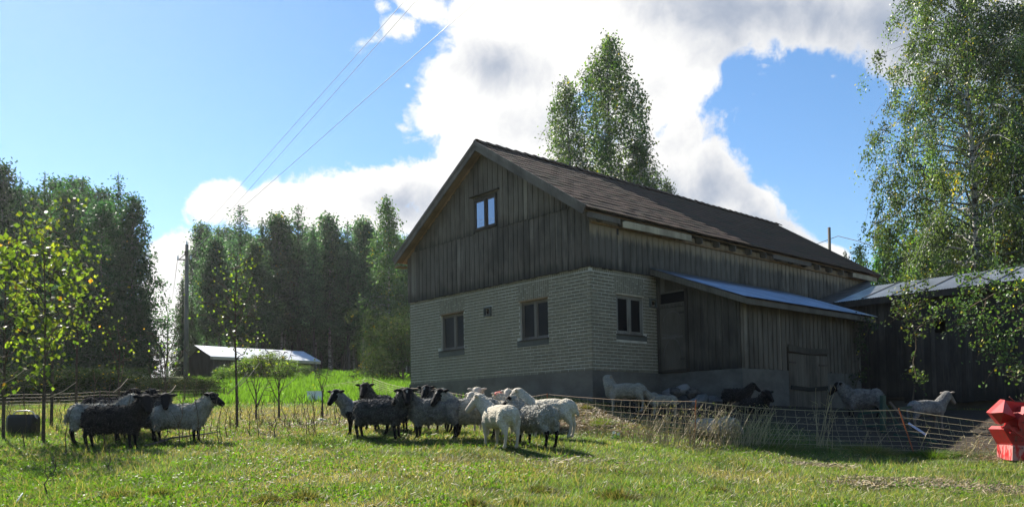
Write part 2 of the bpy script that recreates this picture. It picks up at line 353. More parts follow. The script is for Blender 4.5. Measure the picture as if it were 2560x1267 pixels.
# ------------------------------------------------------------------ terrain
def U(px, py, t): return ray(px, py)*t+np.array([0, 0, EYE])
ctrl = [U(*p) for p in [(0, 1267, 9), (640, 1267, 9), (1280, 1267, 9), (1920, 1267, 9), (2560, 1267, 9), (-400, 1267, 9), (3000, 1267, 9),
        (199, 1126, 14.3), (488, 1108, 15.), (700, 1120, 14), (875, 1093, 15.6), (1088, 1097, 15.2), (1240, 1121, 14.2), (1340, 1117, 14.3), (1400, 1093, 15.6), (1500, 1105, 15.2),
        (55, 1084, 16.2), (-300, 1100, 15), (590, 1070, 17.5), (695, 1048, 19.5), (788, 1001, 25), (870, 1050, 19), (100, 1055, 18), (300, 1040, 20),
        (1368, 1078, 18.6), (1500, 1088, 17.6), (1740, 1114, 16.4), (1980, 1124, 16.4), (2275, 1133, 17.0), (2560, 1142, 16.), (3000, 1150, 15.5),
        (1440, 1026, 19.2), (1540, 1029, 20.2), (1480, 998, 20.6), (1640, 1040, 20), (1026, 1001, 26), (900, 985, 27.5), (1250, 1000, 23),
        (1858, 1014, 20.6), (2150, 1020, 24.8), (2300, 1050, 21), (2560, 1045, 20.5), (1900, 1060, 18.5), (2100, 1060, 19),
        (800, 966, 34), (640, 968, 34), (400, 1004, 28), (200, 1010, 28), (0, 1016, 28), (-400, 1020, 28), (960, 966, 34),
        (0, 975, 42), (420, 942, 52), (640, 930, 52), (850, 935, 50), (-500, 960, 45), (200, 955, 50)]]
ctrl += [np.array(p) for p in [(-14, 0, .05), (0, 0, 0.), (14, 0, -.1), (0, -14, -.6), (-60, -20, -1), (60, -20, -1.5), (-60, 30, 3.2), (40, 20, 1.), (60, 40, 1.8), (20, 45, 2.6), (5, 45, 3.2),
        (-60, 70, 5.4), (-20, 75, 5.6), (20, 80, 4.5), (60, 90, 4), (-160, 160, 7), (0, 160, 7), (160, 160, 6), (-300, 420, 9), (0, 420, 9), (300, 420, 9), (-300, 0, 3), (300, 0, 0), (0, -150, -4), (-300, -150, -3), (300, -150, -4)]]
ctrl = np.array(ctrl)
def tps_fit(C):
    P = C[:, :2]; d = np.linalg.norm(P[:, None]-P[None], axis=2); K = np.where(d > 0, d*d*np.log(d+1e-12), 0)+np.eye(len(P))*.6
    A = np.hstack([np.ones((len(P), 1)), P]); n = len(P); Mx = np.zeros((n+3, n+3)); Mx[:n, :n] = K; Mx[:n, n:] = A; Mx[n:, :n] = A.T
    return np.linalg.solve(Mx, np.concatenate([C[:, 2], np.zeros(3)]))
TW = tps_fit(ctrl)
def vnoise(x, y, s, seed=0):
    """cheap value noise, vectorised"""
    x = np.asarray(x, float)/s; y = np.asarray(y, float)/s
    xi = np.floor(x).astype(np.int64); yi = np.floor(y).astype(np.int64); fx = x-xi; fy = y-yi; fx = fx*fx*(3-2*fx); fy = fy*fy*(3-2*fy)
    def h(a, b):
        n = (a*374761393+b*668265263+seed*974634777) & 0xffffffff; n = ((n ^ (n >> 13))*1274126177) & 0xffffffff
        return ((n ^ (n >> 16)) & 0xffff)/65535.
    return (h(xi, yi)*(1-fx)+h(xi+1, yi)*fx)*(1-fy)+(h(xi, yi+1)*(1-fx)+h(xi+1, yi+1)*fx)*fy
def Hh(x, y):
    x = np.atleast_1d(np.asarray(x, float)); y = np.atleast_1d(np.asarray(y, float)); out = np.zeros(len(x))
    for i in range(0, len(x), 40000):
        X, Y = x[i:i+40000], y[i:i+40000]
        d = np.hypot(X[:, None]-ctrl[None, :, 0], Y[:, None]-ctrl[None, :, 1]); out[i:i+40000] = (d*d*np.log(d+1e-12))@TW[:len(ctrl)]+TW[-3]+TW[-2]*X+TW[-1]*Y
    # hay mound between netting and barn corner
    for (mx, my, mr, mh) in MOUNDS: out += mh*np.exp(-((x-mx)**2+(y-my)**2)/mr**2)
    near = np.exp(-(np.hypot(x, y-15)/16)**2)
    out += near*(.055*(vnoise(x, y, .9, 3)-.5)+.03*(vnoise(x, y, .35, 4)-.5))
    return out
MOUNDS = []
m1 = U(1450, 1040, 18.9); MOUNDS.append((m1[0], m1[1], .8, .18))
m2 = U(1560, 1062, 17.9); MOUNDS.append((m2[0], m2[1], .55, .12))
def H(x, y): return float(Hh([x], [y])[0])
def place(px, py, tmax=120):
    d = ray(px, py); ts = np.concatenate([np.arange(6, 40, .05), np.arange(40, tmax, .5)]); P = ts[:, None]*d[None]; g = Hh(P[:, 0], P[:, 1]); below = (P[:, 2]+EYE) < g
    i = int(np.argmax(below)) if below.any() else len(ts)-1
    return np.array([P[i, 0], P[i, 1], g[i]])
def at(px, t, py=1000):
    d = ray(px, py)*t; return np.array([d[0], d[1], H(d[0], d[1])])
def grow(a, b, s0, q):
    o = [a]; s = s0
    while o[-1] < b: o.append(o[-1]+s); s *= q
    return np.array(o)
xs = np.concatenate([-grow(10, 420, .3, 1.12)[::-1], np.arange(-9.85, 12, .16), grow(12.1, 420, .3, 1.12)])
ys = np.concatenate([-grow(-6.5, 170, .5, 1.2)[::-1], np.arange(7, 28, .16), grow(28.1, 520, .3, 1.1)])
GX, GY = np.meshgrid(xs, ys); gz = Hh(GX.ravel(), GY.ravel())
V = np.stack([GX.ravel(), GY.ravel(), gz], 1); nx, ny = len(xs), len(ys); ii = (np.arange(ny-1)[:, None]*nx+np.arange(nx-1)[None]).ravel()
gme = np_mesh('ground', V, np.stack([ii, ii+1, ii+nx+1, ii+nx], 1), smooth=True)
def ground_mat():
    m, t, b = pmat('meadow_soil_and_grass', rough=.95, spec=.1); p = pos(t, 1, 1, 1, False)
    n1 = noise(t, p, .55, 6, .65); n2 = noise(t, p, 7, 6, .7); n3 = noise(t, p, 30, 4, .7)
    c = mix(t, mrange(t, n1, .40, .62), (.060, .105, .020), (.11, .125, .04)); c = mix(t, mrange(t, n2, .45, .68), c, (.15, .135, .07)); c = mix(t, mrange(t, n3, .35, .6, .5, 0), c, (.028, .04, .012))
    g = nn(t, 'ShaderNodeNewGeometry'); s = nn(t, 'ShaderNodeSeparateXYZ'); t.links.new(g.outputs['Position'], s.inputs[0])
    def spot(x, y, r, rr=.5):
        dx = mth(t, 'SUBTRACT', s.outputs[0], x); dy = mth(t, 'SUBTRACT', s.outputs[1], y); d = mth(t, 'SQRT', mth(t, 'ADD', mth(t, 'MULTIPLY', dx, dx), mth(t, 'MULTIPLY', dy, dy)))
        return mrange(t, mth(t, 'ADD', d, mth(t, 'MULTIPLY', mth(t, 'SUBTRACT', n2, .5), 1.5)), r*(1-rr), r, 1, 0)
    # trampled soil round the yard, brown hay on the mound, dry patch by the saplings
    soil = mth(t, 'MAXIMUM', spot(9.5, 21.4, 5.4, .25), spot(4.8, 20.6, 2.9, .4)); c = mix(t, soil, c, mix(t, n2, (.035, .03, .024), (.075, .06, .045)))
    hay = mth(t, 'MAXIMUM', spot(m1[0], m1[1]+.1, 1.5), spot(m2[0]+.3, m2[1], 1.0)); c = mix(t, mth(t, 'MULTIPLY', hay, mrange(t, n2, .4, .5)), c, (.12, .075, .04))
    q = place(720, 1055); dry = spot(q[0]-.5, q[1], 4.2, .7); c = mix(t, mth(t, 'MULTIPLY', dry, mrange(t, n2, .3, .6, .2, 1)), c, (.17, .115, .075))
    t.links.new(c, b.inputs['Base Color']); bump(t, b, mth(t, 'ADD', n2, n3), .05, .7); return m
M['ground'] = ground_mat()
tag(link('ground', gme, mat=M['ground']), kind='structure', label='rough sheep pasture sloping gently up to the barn')


# ================================================================== BARN (local x along the long wall, y along the gable, z from the brick top)
YAW = .7321; OX, OY = 2.0155, 20.6482; BZ = 3.75
def frame_empty(name, label, cat): return empty(name, (OX, OY, OZ-BZ), YAW, label, cat)
rng = random.Random(5)
barn = frame_empty('barn', 'big grey barn with vertical board gable over brick walls and a tiled roof', 'barn')
BW, BL, TS, EZ, EO, OV, APX = 7.89, 15.45, .642, 1.39, .31, .4, 4.12
def roof_z(y): return EZ+TS*(y+EO) if y < BW/2 else EZ+TS*(BW-y+EO)
def cells(u0, u1, z0, z1, holes):
    us = sorted({u0, u1, *[h for q in holes for h in q[:2]]}); zs = sorted({z0, z1, *[h for q in holes for h in q[2:]]}); out = []
    for i in range(len(us)-1):
        for j in range(len(zs)-1):
            cu, cz = (us[i]+us[i+1])/2, (zs[j]+zs[j+1])/2
            if not any(q[0] < cu < q[1] and q[2] < cz < q[3] for q in holes): out.append((us[i], us[i+1], zs[j], zs[j+1]))
    return out
GH = [(5.13, 6.25, -1.67, -.58), (1.55, 2.65, -1.66, -.60), (3.90, 4.08, -.80, -.62)]
SH = [(.98, 2.06, -1.64, -.62), (2.40, 2.54, -.79, -.66)]
b = MB()
for c in cells(0.012, BW-.012, -2.62, -.0, GH): b.box(.012, .2, c[0], c[1], c[2]+BZ, c[3]+BZ)
b.build('gable_mortar_wall', M['mortar'], barn)
b = MB()
for c in cells(.2, 2.72, -2.62, -.0, SH): b.box(c[0], c[1], .012, .2, c[2]+BZ, c[3]+BZ)
b.build('side_mortar_wall', M['mortar'], barn)
b = MB(); b.box(.2, 3.2, .2, BW-.2, -3.9+BZ, -3.85+BZ); b.box(2.8, 3.0, .2, BW-.2, -3.85+BZ, -.3+BZ); b.box(.2, BL-.2, .25, BW-.25, -.3+BZ, -.2+BZ); b.build('inner_wall', M['dark_wood'], barn)
MB().box(0.03, BL, BW-.15, BW, -3.9+BZ, 1.5+BZ).box(BL-.2, BL, .2, BW-.15, -3.9+BZ, 1.5+BZ).build('rear_wall', M['board_long'], barn)
MB().prism([(BL-.1, 0.01, 1.2+BZ), (BL-.1, BW-.01, 1.2+BZ), (BL-.1, BW-.01, roof_z(BW)-.2+BZ), (BL-.1, BW/2, roof_z(BW/2)-.2+BZ), (BL-.1, .01, roof_z(0)-.2+BZ)], (.06, 0, 0)).build('rear_gable', M['board_long'], barn)
MB().box(.02, BL, .06, .1, 1.2+BZ, 1.47+BZ).build('eave_blocking', M['dark_wood'], barn)
# plinth
MB().box(-.035, .25, -.035, BW+.02, -4.6+BZ, -2.62+BZ).build('plinth', M['plinth'], barn)
MB().box(.25, 2.72, -.035, .2, -4.6+BZ, -2.63+BZ).build('plinth', M['plinth'], barn)
# bricks
PITCHZ = .0869; bl = .269; CW = np.array([OX, OY]); bricks = []
def lp(x, y): return (OX+x*math.cos(YAW)-y*math.sin(YAW), OY+x*math.sin(YAW)+y*math.cos(YAW))
def row_bricks(u0, u1, z, hs, off):
    u = u0-off
    while u < u1:
        a, e = max(u, u0), min(u+bl, u1); segs = [(a, e)]
        for h in hs:
            if h[2]-.01 < z < h[3]+.01:
                ns = []
                for s in segs:
                    if s[1] <= h[0] or s[0] >= h[1]: ns.append(s)
                    else:
                        if s[0] < h[0]-.03: ns.append((s[0], h[0]-.004))
                        if s[1] > h[1]+.03: ns.append((h[1]+.004, s[1]))
                segs = ns
        for s in segs:
            if s[1]-s[0] > .04: yield s
        u += bl+.016
def lint(h): return (h[0]-.055, h[1]+.055, h[3]-.02, -.10)
GHB = GH[:2]+[lint(GH[0]), lint(GH[1]), (3.82, 4.16, -.86, -.56)]
GHB += [(GH[0][0]-.02, GH[0][1]+.12, -1.86, -1.6), (GH[1][0]-.02, GH[1][1]+.12, -1.84, -1.6)]
SHB = SH[:1]+[lint(SH[0]), (2.33, 2.62, -.87, -.60), (.96, 2.2, -1.80, -1.6)]
for k in range(29):
    z = -.105-(k+.5)*PITCHZ; off = (k % 2)*.1425+rng.uniform(0, .03)
    for a, e in row_bricks(0, BW, z, GHB, off): bricks.append(('g', a, e, z-.0355, z+.0355))
    for a, e in row_bricks(.0, 2.72, z, SHB, .1425-(k % 2)*.1425): bricks.append(('s', a, e, z-.0355, z+.0355))
def soldier(w, u0, u1, z0, z1, stag=False):
    u = u0; i = 0; st = (u1-u0+.012)/round((u1-u0+.012)/.082)
    while u < u1-.03:
        if not stag: bricks.append((w, u, u+.068, z0+.006, z1-.006))
        else:
            zc = z0+((.5+.36*((i*37) % 5)/4)*(z1-z0)) if i % 2 else z0+(.22+.12*((i*13) % 4))*(z1-z0)
            bricks.append((w, u, u+.068, z0+.004, zc-.006)); bricks.append((w, u, u+.068, zc+.006, z1-.006))
        u += st; i += 1
soldier('g', 0.08, BW, -.1, -.006); soldier('s', 0.1, 2.72, -.1, -.006)
for h in GH[:2]: soldier('g', h[0]-.05, h[1]+.05, h[3]+.0, -.104, True)
soldier('s', SH[0][0]-.05, SH[0][1]+.05, SH[0][3], -.104, True)
def bdist(q):
    u = (q[1]+q[2])/2; x, y = lp(0, u) if q[0] == 'g' else lp(u, 0); fore = abs(math.sin(YAW+math.atan2(x, y))) if q[0] == 'g' else 1
    return math.hypot(x, y)/((q[2]-q[1])*(q[4]-q[3]))**.5
bricks.sort(key=bdist); bs = MB()
for i, q in enumerate(bricks):
    j = .004+rng.uniform(0, .004); d = (.0+j, .05)
    if q[0] == 'g': bb = (d[0], d[1], q[1], q[2], q[3]+BZ, q[4]+BZ)
    else: bb = (q[1]+(.06 if q[1] < .02 else 0), q[2], d[0], d[1], q[3]+BZ, q[4]+BZ)
    if i < 300: box('brick', barn, M['brick'], *bb)
    else: bs.box(*bb)
tag(bs.build('brick_courses', M['brick'], barn), kind='stuff')
# smooth patches under the windows
for h in ((GH[0][0]-.02, GH[0][1]+.12, -1.86, -1.66), (GH[1][0]-.02, GH[1][1]+.12, -1.84, -1.65)):
    MB().box(-.004, .03, h[0]+.006, h[1]-.006, h[2]+BZ, h[3]-.01+BZ).build('sill_patch', M['patch'], barn)
MB().box(.966, 2.19, -.004, .03, -1.79+BZ, -1.65+BZ).build('sill_patch', M['patch'], barn)
# windows
def window(par, axis, u0, u1, z0, z1, depth, fm, gm, face=0, mul=.5, extra=None, trim=0):
    def bx(mb, a, e, p, q, d0, d1):
        if axis == 'g': mb.box(face+d0, face+d1, a, e, p+BZ, q+BZ)
        else: mb.box(a, e, face+d0, face+d1, p+BZ, q+BZ)
    w = .055; mb = MB()
    bx(mb, u0, u0+w, z0, z1, depth-.03, depth+.05); bx(mb, u1-w, u1, z0, z1, depth-.03, depth+.05); bx(mb, u0+w, u1-w, z1-w, z1, depth-.03, depth+.05); bx(mb, u0+w, u1-w, z0, z0+w, depth-.03, depth+.05)
    win = mb.build('window', fm, par); um = u0+(u1-u0)*mul
    m2 = MB(); bx(m2, um-.045, um+.045, z0+w, z1-w, depth-.035, depth+.045); m2.build('mullion', fm, win)
    for a, e in ((u0+w, um-.045), (um+.045, u1-w)):
        s = MB(); bx(s, a+.001, a+.032, z0+w+.001, z1-w-.001, depth-.012, depth+.028); bx(s, e-.032, e-.001, z0+w+.001, z1-w-.001, depth-.012, depth+.028); bx(s, a+.032, e-.032, z0+w+.001, z0+w+.034, depth-.012, depth+.028); bx(s, a+.032, e-.032, z1-w-.034, z1-w-.001, depth-.012, depth+.028)
        s.build('sash', fm, win)
        g = MB(); bx(g, a+.03, e-.03, z0+w+.03, z1-w-.03, depth+.004, depth+.012); g.build('pane', gm, win)
    s = MB(); bx(s, u0-.02, u1+.02, z0-.03, z0-.002, -.035, depth+.05); s.build('sill', M['dark_wood'], win)
    if trim:
        s = MB(); bx(s, u0-trim, u0-.003, z0-.06, z1+trim, -.05, .012); bx(s, u1+.003, u1+trim, z0-.06, z1+trim, -.05, .012); bx(s, u0, u1, z1+.003, z1+trim, -.05, .012); s.build('casing', M['dark_wood'], win)
    return win
w1 = window(barn, 'g', *GH[0], .11, M['trim'], M['glass'], mul=.45)
MB().box(.14, .15, 5.20, 5.42, -1.62+BZ, -1.08+BZ).build('curtain', M['patch'], w1)
w2 = window(barn, 'g', *GH[1], .11, M['trim'], M['glass'], mul=.5)
w3 = window(barn, 's', *SH[0], .05, M['frame_grey'], M['glass'], mul=.5)
for h in GH[:2]: MB().box(-.01, .10, h[0]-.02, h[1]+.03, h[3]-.005+BZ, h[3]+.035+BZ).build('lintel_board', M['soffit'], barn)
MB().box(SH[0][0]-.02, SH[0][1]+.02, -.03, .05, SH[0][3]-.002+BZ, SH[0][3]+.04+BZ).build('lintel_board', M['pale_wood'], barn)
# square vents with a round hole
def vent(axis, u0, u1, z0, z1):
    mb = MB(); t = .045
    for (a, e, p, q) in ((u0, u0+t, z0, z1), (u1-t, u1, z0, z1), (u0+t, u1-t, z1-t, z1), (u0+t, u1-t, z0, z0+t)):
        if axis == 'g': mb.box(-.05, .02, a, e, p+BZ, q+BZ)
        else: mb.box(a, e, -.05, .02, p+BZ, q+BZ)
    v = mb.build('wall_vent', M['patch'], barn); um, zm = (u0+u1)/2, (z0+z1)/2+BZ
    k = MB(); P = [((.1 if axis == 'g' else um), (um if axis == 'g' else .1), zm), ((-.02 if axis == 'g' else um), (um if axis == 'g' else -.02), zm)]
    k.tube(P, .055, n=10, cap=False); k.build('vent_pipe', M['iron'], v)
vent('g', 3.84, 4.14, -.85, -.57); vent('s', 2.34, 2.61, -.86, -.61)
# gable boards : lower row and overlapping upper row
UW = (3.47, 4.46, 1.68, 2.60)
def gable_boards(z0, z1f, x, mat, hole):
    u = -.02; i = 0
    while u < BW+.0:
        w = rng.uniform(.085, .125); e = min(u+w, BW+.02); out = i % 2
        za = z0+rng.uniform(-.02, .02); zb = z1f((u+e)/2)+rng.uniform(-.015, .015)
        dx = x-(.018 if out else 0); ext = .02 if out else 0
        segs = [(za, zb)]
        if hole and e > hole[0] and u < hole[1]: segs = [(za, hole[2]-.05), (hole[3]+.05, zb)]
        for s in segs:
            if s[1]-s[0] > .08: box('board', barn, mat, dx-.024, dx, u-ext, e+ext, s[0], s[1], BZ, (rng.uniform(-.003, .003), 0, 0))
        u = e; i += 1
MB().prism([(.03, .01, -.02+BZ), (.03, BW-.01, -.02+BZ), (.03, BW-.01, roof_z(BW)-.26+BZ), (.03, BW/2, roof_z(BW/2)-.24+BZ), (.03, .01, roof_z(0)-.26+BZ)], (.06, 0, 0)).build('gable_backing', M['dark_wood'], barn)
gable_boards(.0, lambda y: min(1.66, roof_z(y)-.17), -.012, M['board_gable'], None)
gable_boards(1.60, lambda y: roof_z(y)-.17, -.045, M['board_gable_up'], UW)
window(barn, 'g', UW[0], UW[1], UW[2], UW[3], -.06, M['dark_wood'], M['glass_sky'], face=-.0, mul=.47, trim=.085)
MB().prism([(-.16, UW[0]-.16, UW[3]+.09+BZ), (-.16, UW[1]+.16, UW[3]+.09+BZ), (-.16, UW[1]+.16, UW[3]+.12+BZ), (-.16, UW[0]-.16, UW[3]+.12+BZ)], (.12, 0, 0)).build('drip_board', M['dark_wood'], barn)
# long wall boards
u = -.02; i = 0
while u < BL:
    w = rng.uniform(.108, .138); e = min(u+w, BL); out = i % 2; z0 = (.0 if u < 2.9 else .05)+rng.uniform(-.02, .02)
    if u > 11.5: z0 = .1
    box('board', barn, M['board_long'], u-(.02 if out else 0), e+(.02 if out else 0), -.03-(.018 if out else 0), -.006-(.018 if out else 0), z0, EZ-.22+.12, BZ, (0, rng.uniform(-.003, .003), 0)); u = e; i += 1
MB().box(.02, BL, -.004, .06, -.0+BZ, 1.35+BZ).build('side_backing', M['dark_wood'], barn)
MB().box(2.72, BL, .0, .2, -4.4+BZ, -.0+BZ).build('side_backing', M['dark_wood'], barn)
# roof : deck, tiles, ridge, verge boards, fascia, rafters
def rp(x, s, h=0, side=0):
    """point on the roof: s metres down the slope from the ridge, h above it"""
    n = math.hypot(1, TS); y = BW/2+((-1 if side == 0 else 1)*(s/n)) + (-1 if side == 0 else 1)*h*TS/n
    return Vector((x, y, APX-TS*s/n+h/n+BZ))
SL = (BW/2+EO)*math.hypot(1, TS)
for side in (0, 1):
    a, e, c, d = rp(-OV+.02, 0, -.09, side), rp(BL+OV, 0, -.09, side), rp(BL+OV, SL-.04, -.09, side), rp(-OV+.02, SL-.04, -.09, side)
    MB().prism([a, e, c, d] if side == 0 else [d, c, e, a], (0, 0, -.03)).build('roof_deck', M['soffit'], barn)
def tile_mesh(w, l, nseg=9):
    v, f = [], []
    for j in range(2):
        for k in range(nseg+1):
            t = k/nseg; hgt = (0, .022, .008)[k % 3]
            v.append((w*t, -l*j, hgt+(.0 if j == 0 else .022)))
    for k in range(nseg): f.append((k, k+1, nseg+2+k, nseg+1+k))
    n = len(v); 
    for k in range(nseg+1): v.append((v[nseg+1+k][0], -l, v[nseg+1+k][2]-.03))
    for k in range(nseg): f.append((nseg+1+k, nseg+2+k, n+k+1, n+k))
    return v, f
TWd, TL = .30, .337
ncol = int((BL+2*OV)/TWd); nrow = 15; tv, tf = tile_mesh(TWd+.004, TL+.02)
tme = bpy.data.meshes.new('roof_tile'); tme.from_pydata(tv, [], tf); tme.materials.append(M['tile']); tme.update()
rot = Matrix.Rotation(math.atan(TS), 3, 'X')  # slope tilt for side 0
far = MB(); tl = []
for r in range(nrow):
    for c in range(ncol): tl.append((r, c))
def tkey(rc):
    x, y = lp(-OV+rc[1]*TWd, 2.); return math.hypot(x, y)+.15*(14-rc[0])
tl.sort(key=tkey)
for i, (r, c) in enumerate(tl):
    p = rp(-OV+c*TWd, r*TL+.05, .0); p += Vector((0, 0, rng.uniform(-.006, .008))); rz = rng.uniform(-.015, .015)
    if i < 300:
        o = link('roof_tile', tme, barn); o.location = p; o.rotation_euler = (math.atan(TS), rng.uniform(-.01, .01), rz)
    else:
        n = len(far.v); far.v += [tuple(rot @ Vector(q)+p) for q in tv]; far.f += [tuple(n+k for k in q) for q in tf]
tag(far.build('tile_field', M['tile'], barn, True), kind='stuff')
fb = MB(); rotb = Matrix.Rotation(-math.atan(TS), 3, 'X')
for r in range(nrow):
    for c in range(ncol):
        p = rp(-OV+c*TWd, (r+1)*TL+.05, 0, 1); n = len(fb.v); fb.v += [tuple(rotb @ Vector((q[0], q[1]+0, q[2]))+p) for q in tv]; fb.f += [tuple(n+k for k in q) for q in tf]
tag(fb.build('rear_tile_field', M['tile'], barn, True), kind='stuff')
# ridge tiles
v = []; f = []
for j, (x, r) in enumerate(((0, .135), (.40, .115))):
    for k in range(7):
        t = math.pi*(k/6); v.append((x, r*math.cos(t), r*math.sin(t)*.8+(.0 if j else .018)))
for k in range(6): f.append((k, k+1, 8+k, 7+k))
rme = bpy.data.meshes.new('ridge_tile'); rme.from_pydata(v, [], f); rme.materials.append(M['tile']); rme.polygons.foreach_set('use_smooth', [True]*len(rme.polygons)); rme.update()
x = -OV
while x < BL+OV-.1:
    o = link('ridge_tile', rme, barn); o.location = (x, BW/2, APX-.02+BZ+rng.uniform(-.008, .008)); o.rotation_euler = (rng.uniform(-.03, .03), rng.uniform(-.015, .015), 0); x += .375
# verge (barge) boards on both gables
for xx in (-OV-.035, BL+OV-.0):
    for side in (0, 1):
        for (h0, h1, dx) in ((-.20, -.035, 0), (-.06, .035, -.022 if xx < 0 else .022)):
            a, e = rp(xx+dx, -.05 if side == 0 else -.05, h1, side), rp(xx+dx, SL-.02, h1, side); c, d = rp(xx+dx, SL-.02, h0, side), rp(xx+dx, -.05, h0, side)
            MB().prism([a, e, c, d], (.03, 0, 0)).build('verge_board', M['trim'], barn)
# sloping soffit planks under the gable overhang
for side in (0, 1):
    for k in range(3):
        x0 = -OV+.02+k*.125; a, e = rp(x0, .02, -.135, side), rp(x0, SL-.05, -.135, side); c, d = rp(x0+.118, SL-.05, -.135, side), rp(x0+.118, .02, -.135, side)
        MB().prism([a, e, c, d], (0, 0, .02)).build('soffit_plank', M['soffit'], barn)
# eave boxing on the left end of the gable
MB().box(-OV+.01, .02, BW+.02, BW+EO-.02, EZ-.24+BZ, EZ-.20+BZ).build('eave_boxing', M['soffit'], barn)
# rafter ends, fascia (partly missing) along the long side
x = .2
while x < BL:
    MB().prism([(x, -EO+.05, EZ-.26+BZ), (x, .0, EZ-.26+BZ), (x, .0, EZ+.06+BZ), (x, -EO+.05, EZ-.13+BZ)], (.06, 0, 0)).build('rafter_end', M['trim'], barn); x += .85
def fascia(x0, x1, h, mt, sag=0, y=-EO+.0):
    MB().prism([(x0, y, EZ-.12-h+BZ-sag), (x1, y, EZ-.12-h+BZ), (x1, y, EZ-.12+BZ), (x0+.12, y, EZ-.12+BZ-sag*.6), (x0, y, EZ-.15+BZ-sag)], (0, .025, 0)).build('fascia_board', mt, barn)
fascia(-OV, .85, .13, M['trim']); fascia(.95, 3.9, .17, M['pale_wood'], .03); fascia(8.2, 10.6, .13, M['trim']); fascia(13.6, 15.5, .16, M['pale_wood'])
MB().box(-.02, BL, -.10, -.055, EZ-.30+BZ, EZ-.24+BZ).build('wall_plate', M['soffit'], barn)
# a slot vent high in the side wall
MB().box(1.0, 1.06, -.062, -.050, .93+BZ, 1.12+BZ).build('slot', M['black_plastic'], barn)

# ================================================================== LEAN-TO
lt = frame_empty('lean_to_shed', 'board lean-to with a bluish metal roof and two old doors against the barn side', 'lean-to')
LX0, LX1, LY = 2.7, 9.05, -2.55
DY0, DY1, DZ0, DZ1 = -.93, -.12, -2.58, -.90   # panelled door in the end wall
def lroof(y): return .22+(y*.385)              # top of roof at y (negative y lowers)
holes = [(DY0, DY1, DZ0, DZ1+.02), (-.86, -.18, -.80, -.50)]
u = LY; i = 0
while u < -.02:
    w = rng.uniform(.095, .125); e = min(u+w, -.01); out = i % 2; top = lroof(u)-.12
    segs = [(-2.63+rng.uniform(-.02, .02), top)]
    if e > DY0-.05 and u < DY1+.05: segs = [(-.46, top)]
    for s in segs: box('board', lt, M['board_lean'], LX0-.03-(.024 if out else 0), LX0-.006-(.024 if out else 0), u-(.016 if out else 0), e+(.016 if out else 0), s[0], s[1], BZ)
    u = e; i += 1
u = LX0; i = 0
GX0, GX1 = 4.89, 6.98
while u < LX1:
    w = rng.uniform(.09, .125); e = min(u+w, LX1); out = i % 2; bot = -2.63+rng.uniform(-.015, .015)
    if e > GX0 and u < GX1: bot = -2.0
    box('board', lt, M['board_front'], u-(.014 if out else 0), e+(.014 if out else 0), LY-.006-(.02 if out else 0)-.02, LY-.006-(.02 if out else 0), bot, lroof(LY)-.1, BZ); u = e; i += 1
MB().prism([(LX0, -.01, -2.6+BZ), (LX0, LY+.01, -2.6+BZ), (LX0, LY+.01, lroof(LY)-.12+BZ), (LX0, -.01, lroof(0)-.12+BZ)], (.05, 0, 0)).build('end_backing', M['dark_wood'], lt)
MB().box(LX0+.05, LX1, LY, LY+.05, -2.6+BZ, lroof(LY)-.12+BZ).build('front_backing', M['dark_wood'], lt)
MB().box(LX0-.05, LX0+.2, LY-.05, -.04, -4.6+BZ, -2.64+BZ).build('concrete_base', M['plinth_lean'], lt)
MB().box(LX0+.2, GX0-.02, LY-.05, LY+.2, -4.6+BZ, -2.64+BZ).build('concrete_base', M['plinth_lean'], lt)
MB().box(GX1+.02, LX1, LY-.05, LY+.2, -4.6+BZ, -2.64+BZ).build('concrete_base', M['plinth_lean'], lt)
MB().box(8.0, 8.03, LY-.058, LY-.051, -3.9+BZ, -2.64+BZ).build('panel_joint', M['dark_wood'], lt)
# panelled door with curved mouldings
dm = MB().box(LX0-.075, LX0-.03, DY0, DY1, DZ0+.03+BZ, DZ1+BZ).build('panelled_door', M['board_front'], lt); dm['label'] = 'old warped panelled door with arched mouldings'
def arc(c, ry, rz, t0, t1, n=14): return [(LX0-.085, c[0]+ry*math.cos(R(t0+(t1-t0)*k/n)), c[1]+BZ+rz*math.sin(R(t0+(t1-t0)*k/n))) for k in range(n+1)]
mb = MB(); yc = (DY0+DY1)/2
for c_, a_, e_, t0_, t1_ in ((-1.3, .30, .30, 10, 170), (-2.25, .30, .52, 5, 175), (-1.55, .33, .1, 190, 350)): MB().tube(arc((yc, c_), a_, e_, t0_, t1_), .014, n=4).build('moulding', M['trim'], dm)
MB().box(LX0-.086, LX0-.07, DY0+.06, DY1-.06, -1.72+BZ, -1.66+BZ).build('rail', M['trim'], dm)
MB().box(LX0-.09, LX0-.06, DY0+.02, DY0+.18, -1.09+BZ, -1.03+BZ).build('hinge', M['iron'], dm); MB().box(LX0-.09, LX0-.06, DY0+.02, DY0+.16, -2.32+BZ, -2.26+BZ).build('hinge', M['iron'], dm)
for (a, e, p, q) in ((DY0-.09, DY0-.005, DZ0, -.44), (DY1+.005, DY1+.09, DZ0, -.44)): MB().box(LX0-.085, LX0-.0, a, e, p+BZ, q+BZ).build('door_post', M['dark_wood'], lt)
MB().box(LX0-.08, LX0-.0, DY0, DY1, -.88+BZ, -.80+BZ).build('door_head', M['board_lean'], lt)
MB().box(LX0-.07, LX0-.02, DY0, DY1, -.80+BZ, -.77+BZ).box(LX0-.07, LX0-.02, DY0, DY1, -.49+BZ, -.45+BZ).build('transom_frame', M['board_front'], lt)
MB().box(LX0-.02, LX0-.012, DY0, DY1, -.77+BZ, -.49+BZ).build('transom_pane', M['glass'], lt)
MB().box(LX0-.11, LX0-.05, DY0-.05, DY1+.05, DZ0-.05+BZ, DZ0+.02+BZ).build('threshold', M['dark_wood'], lt)
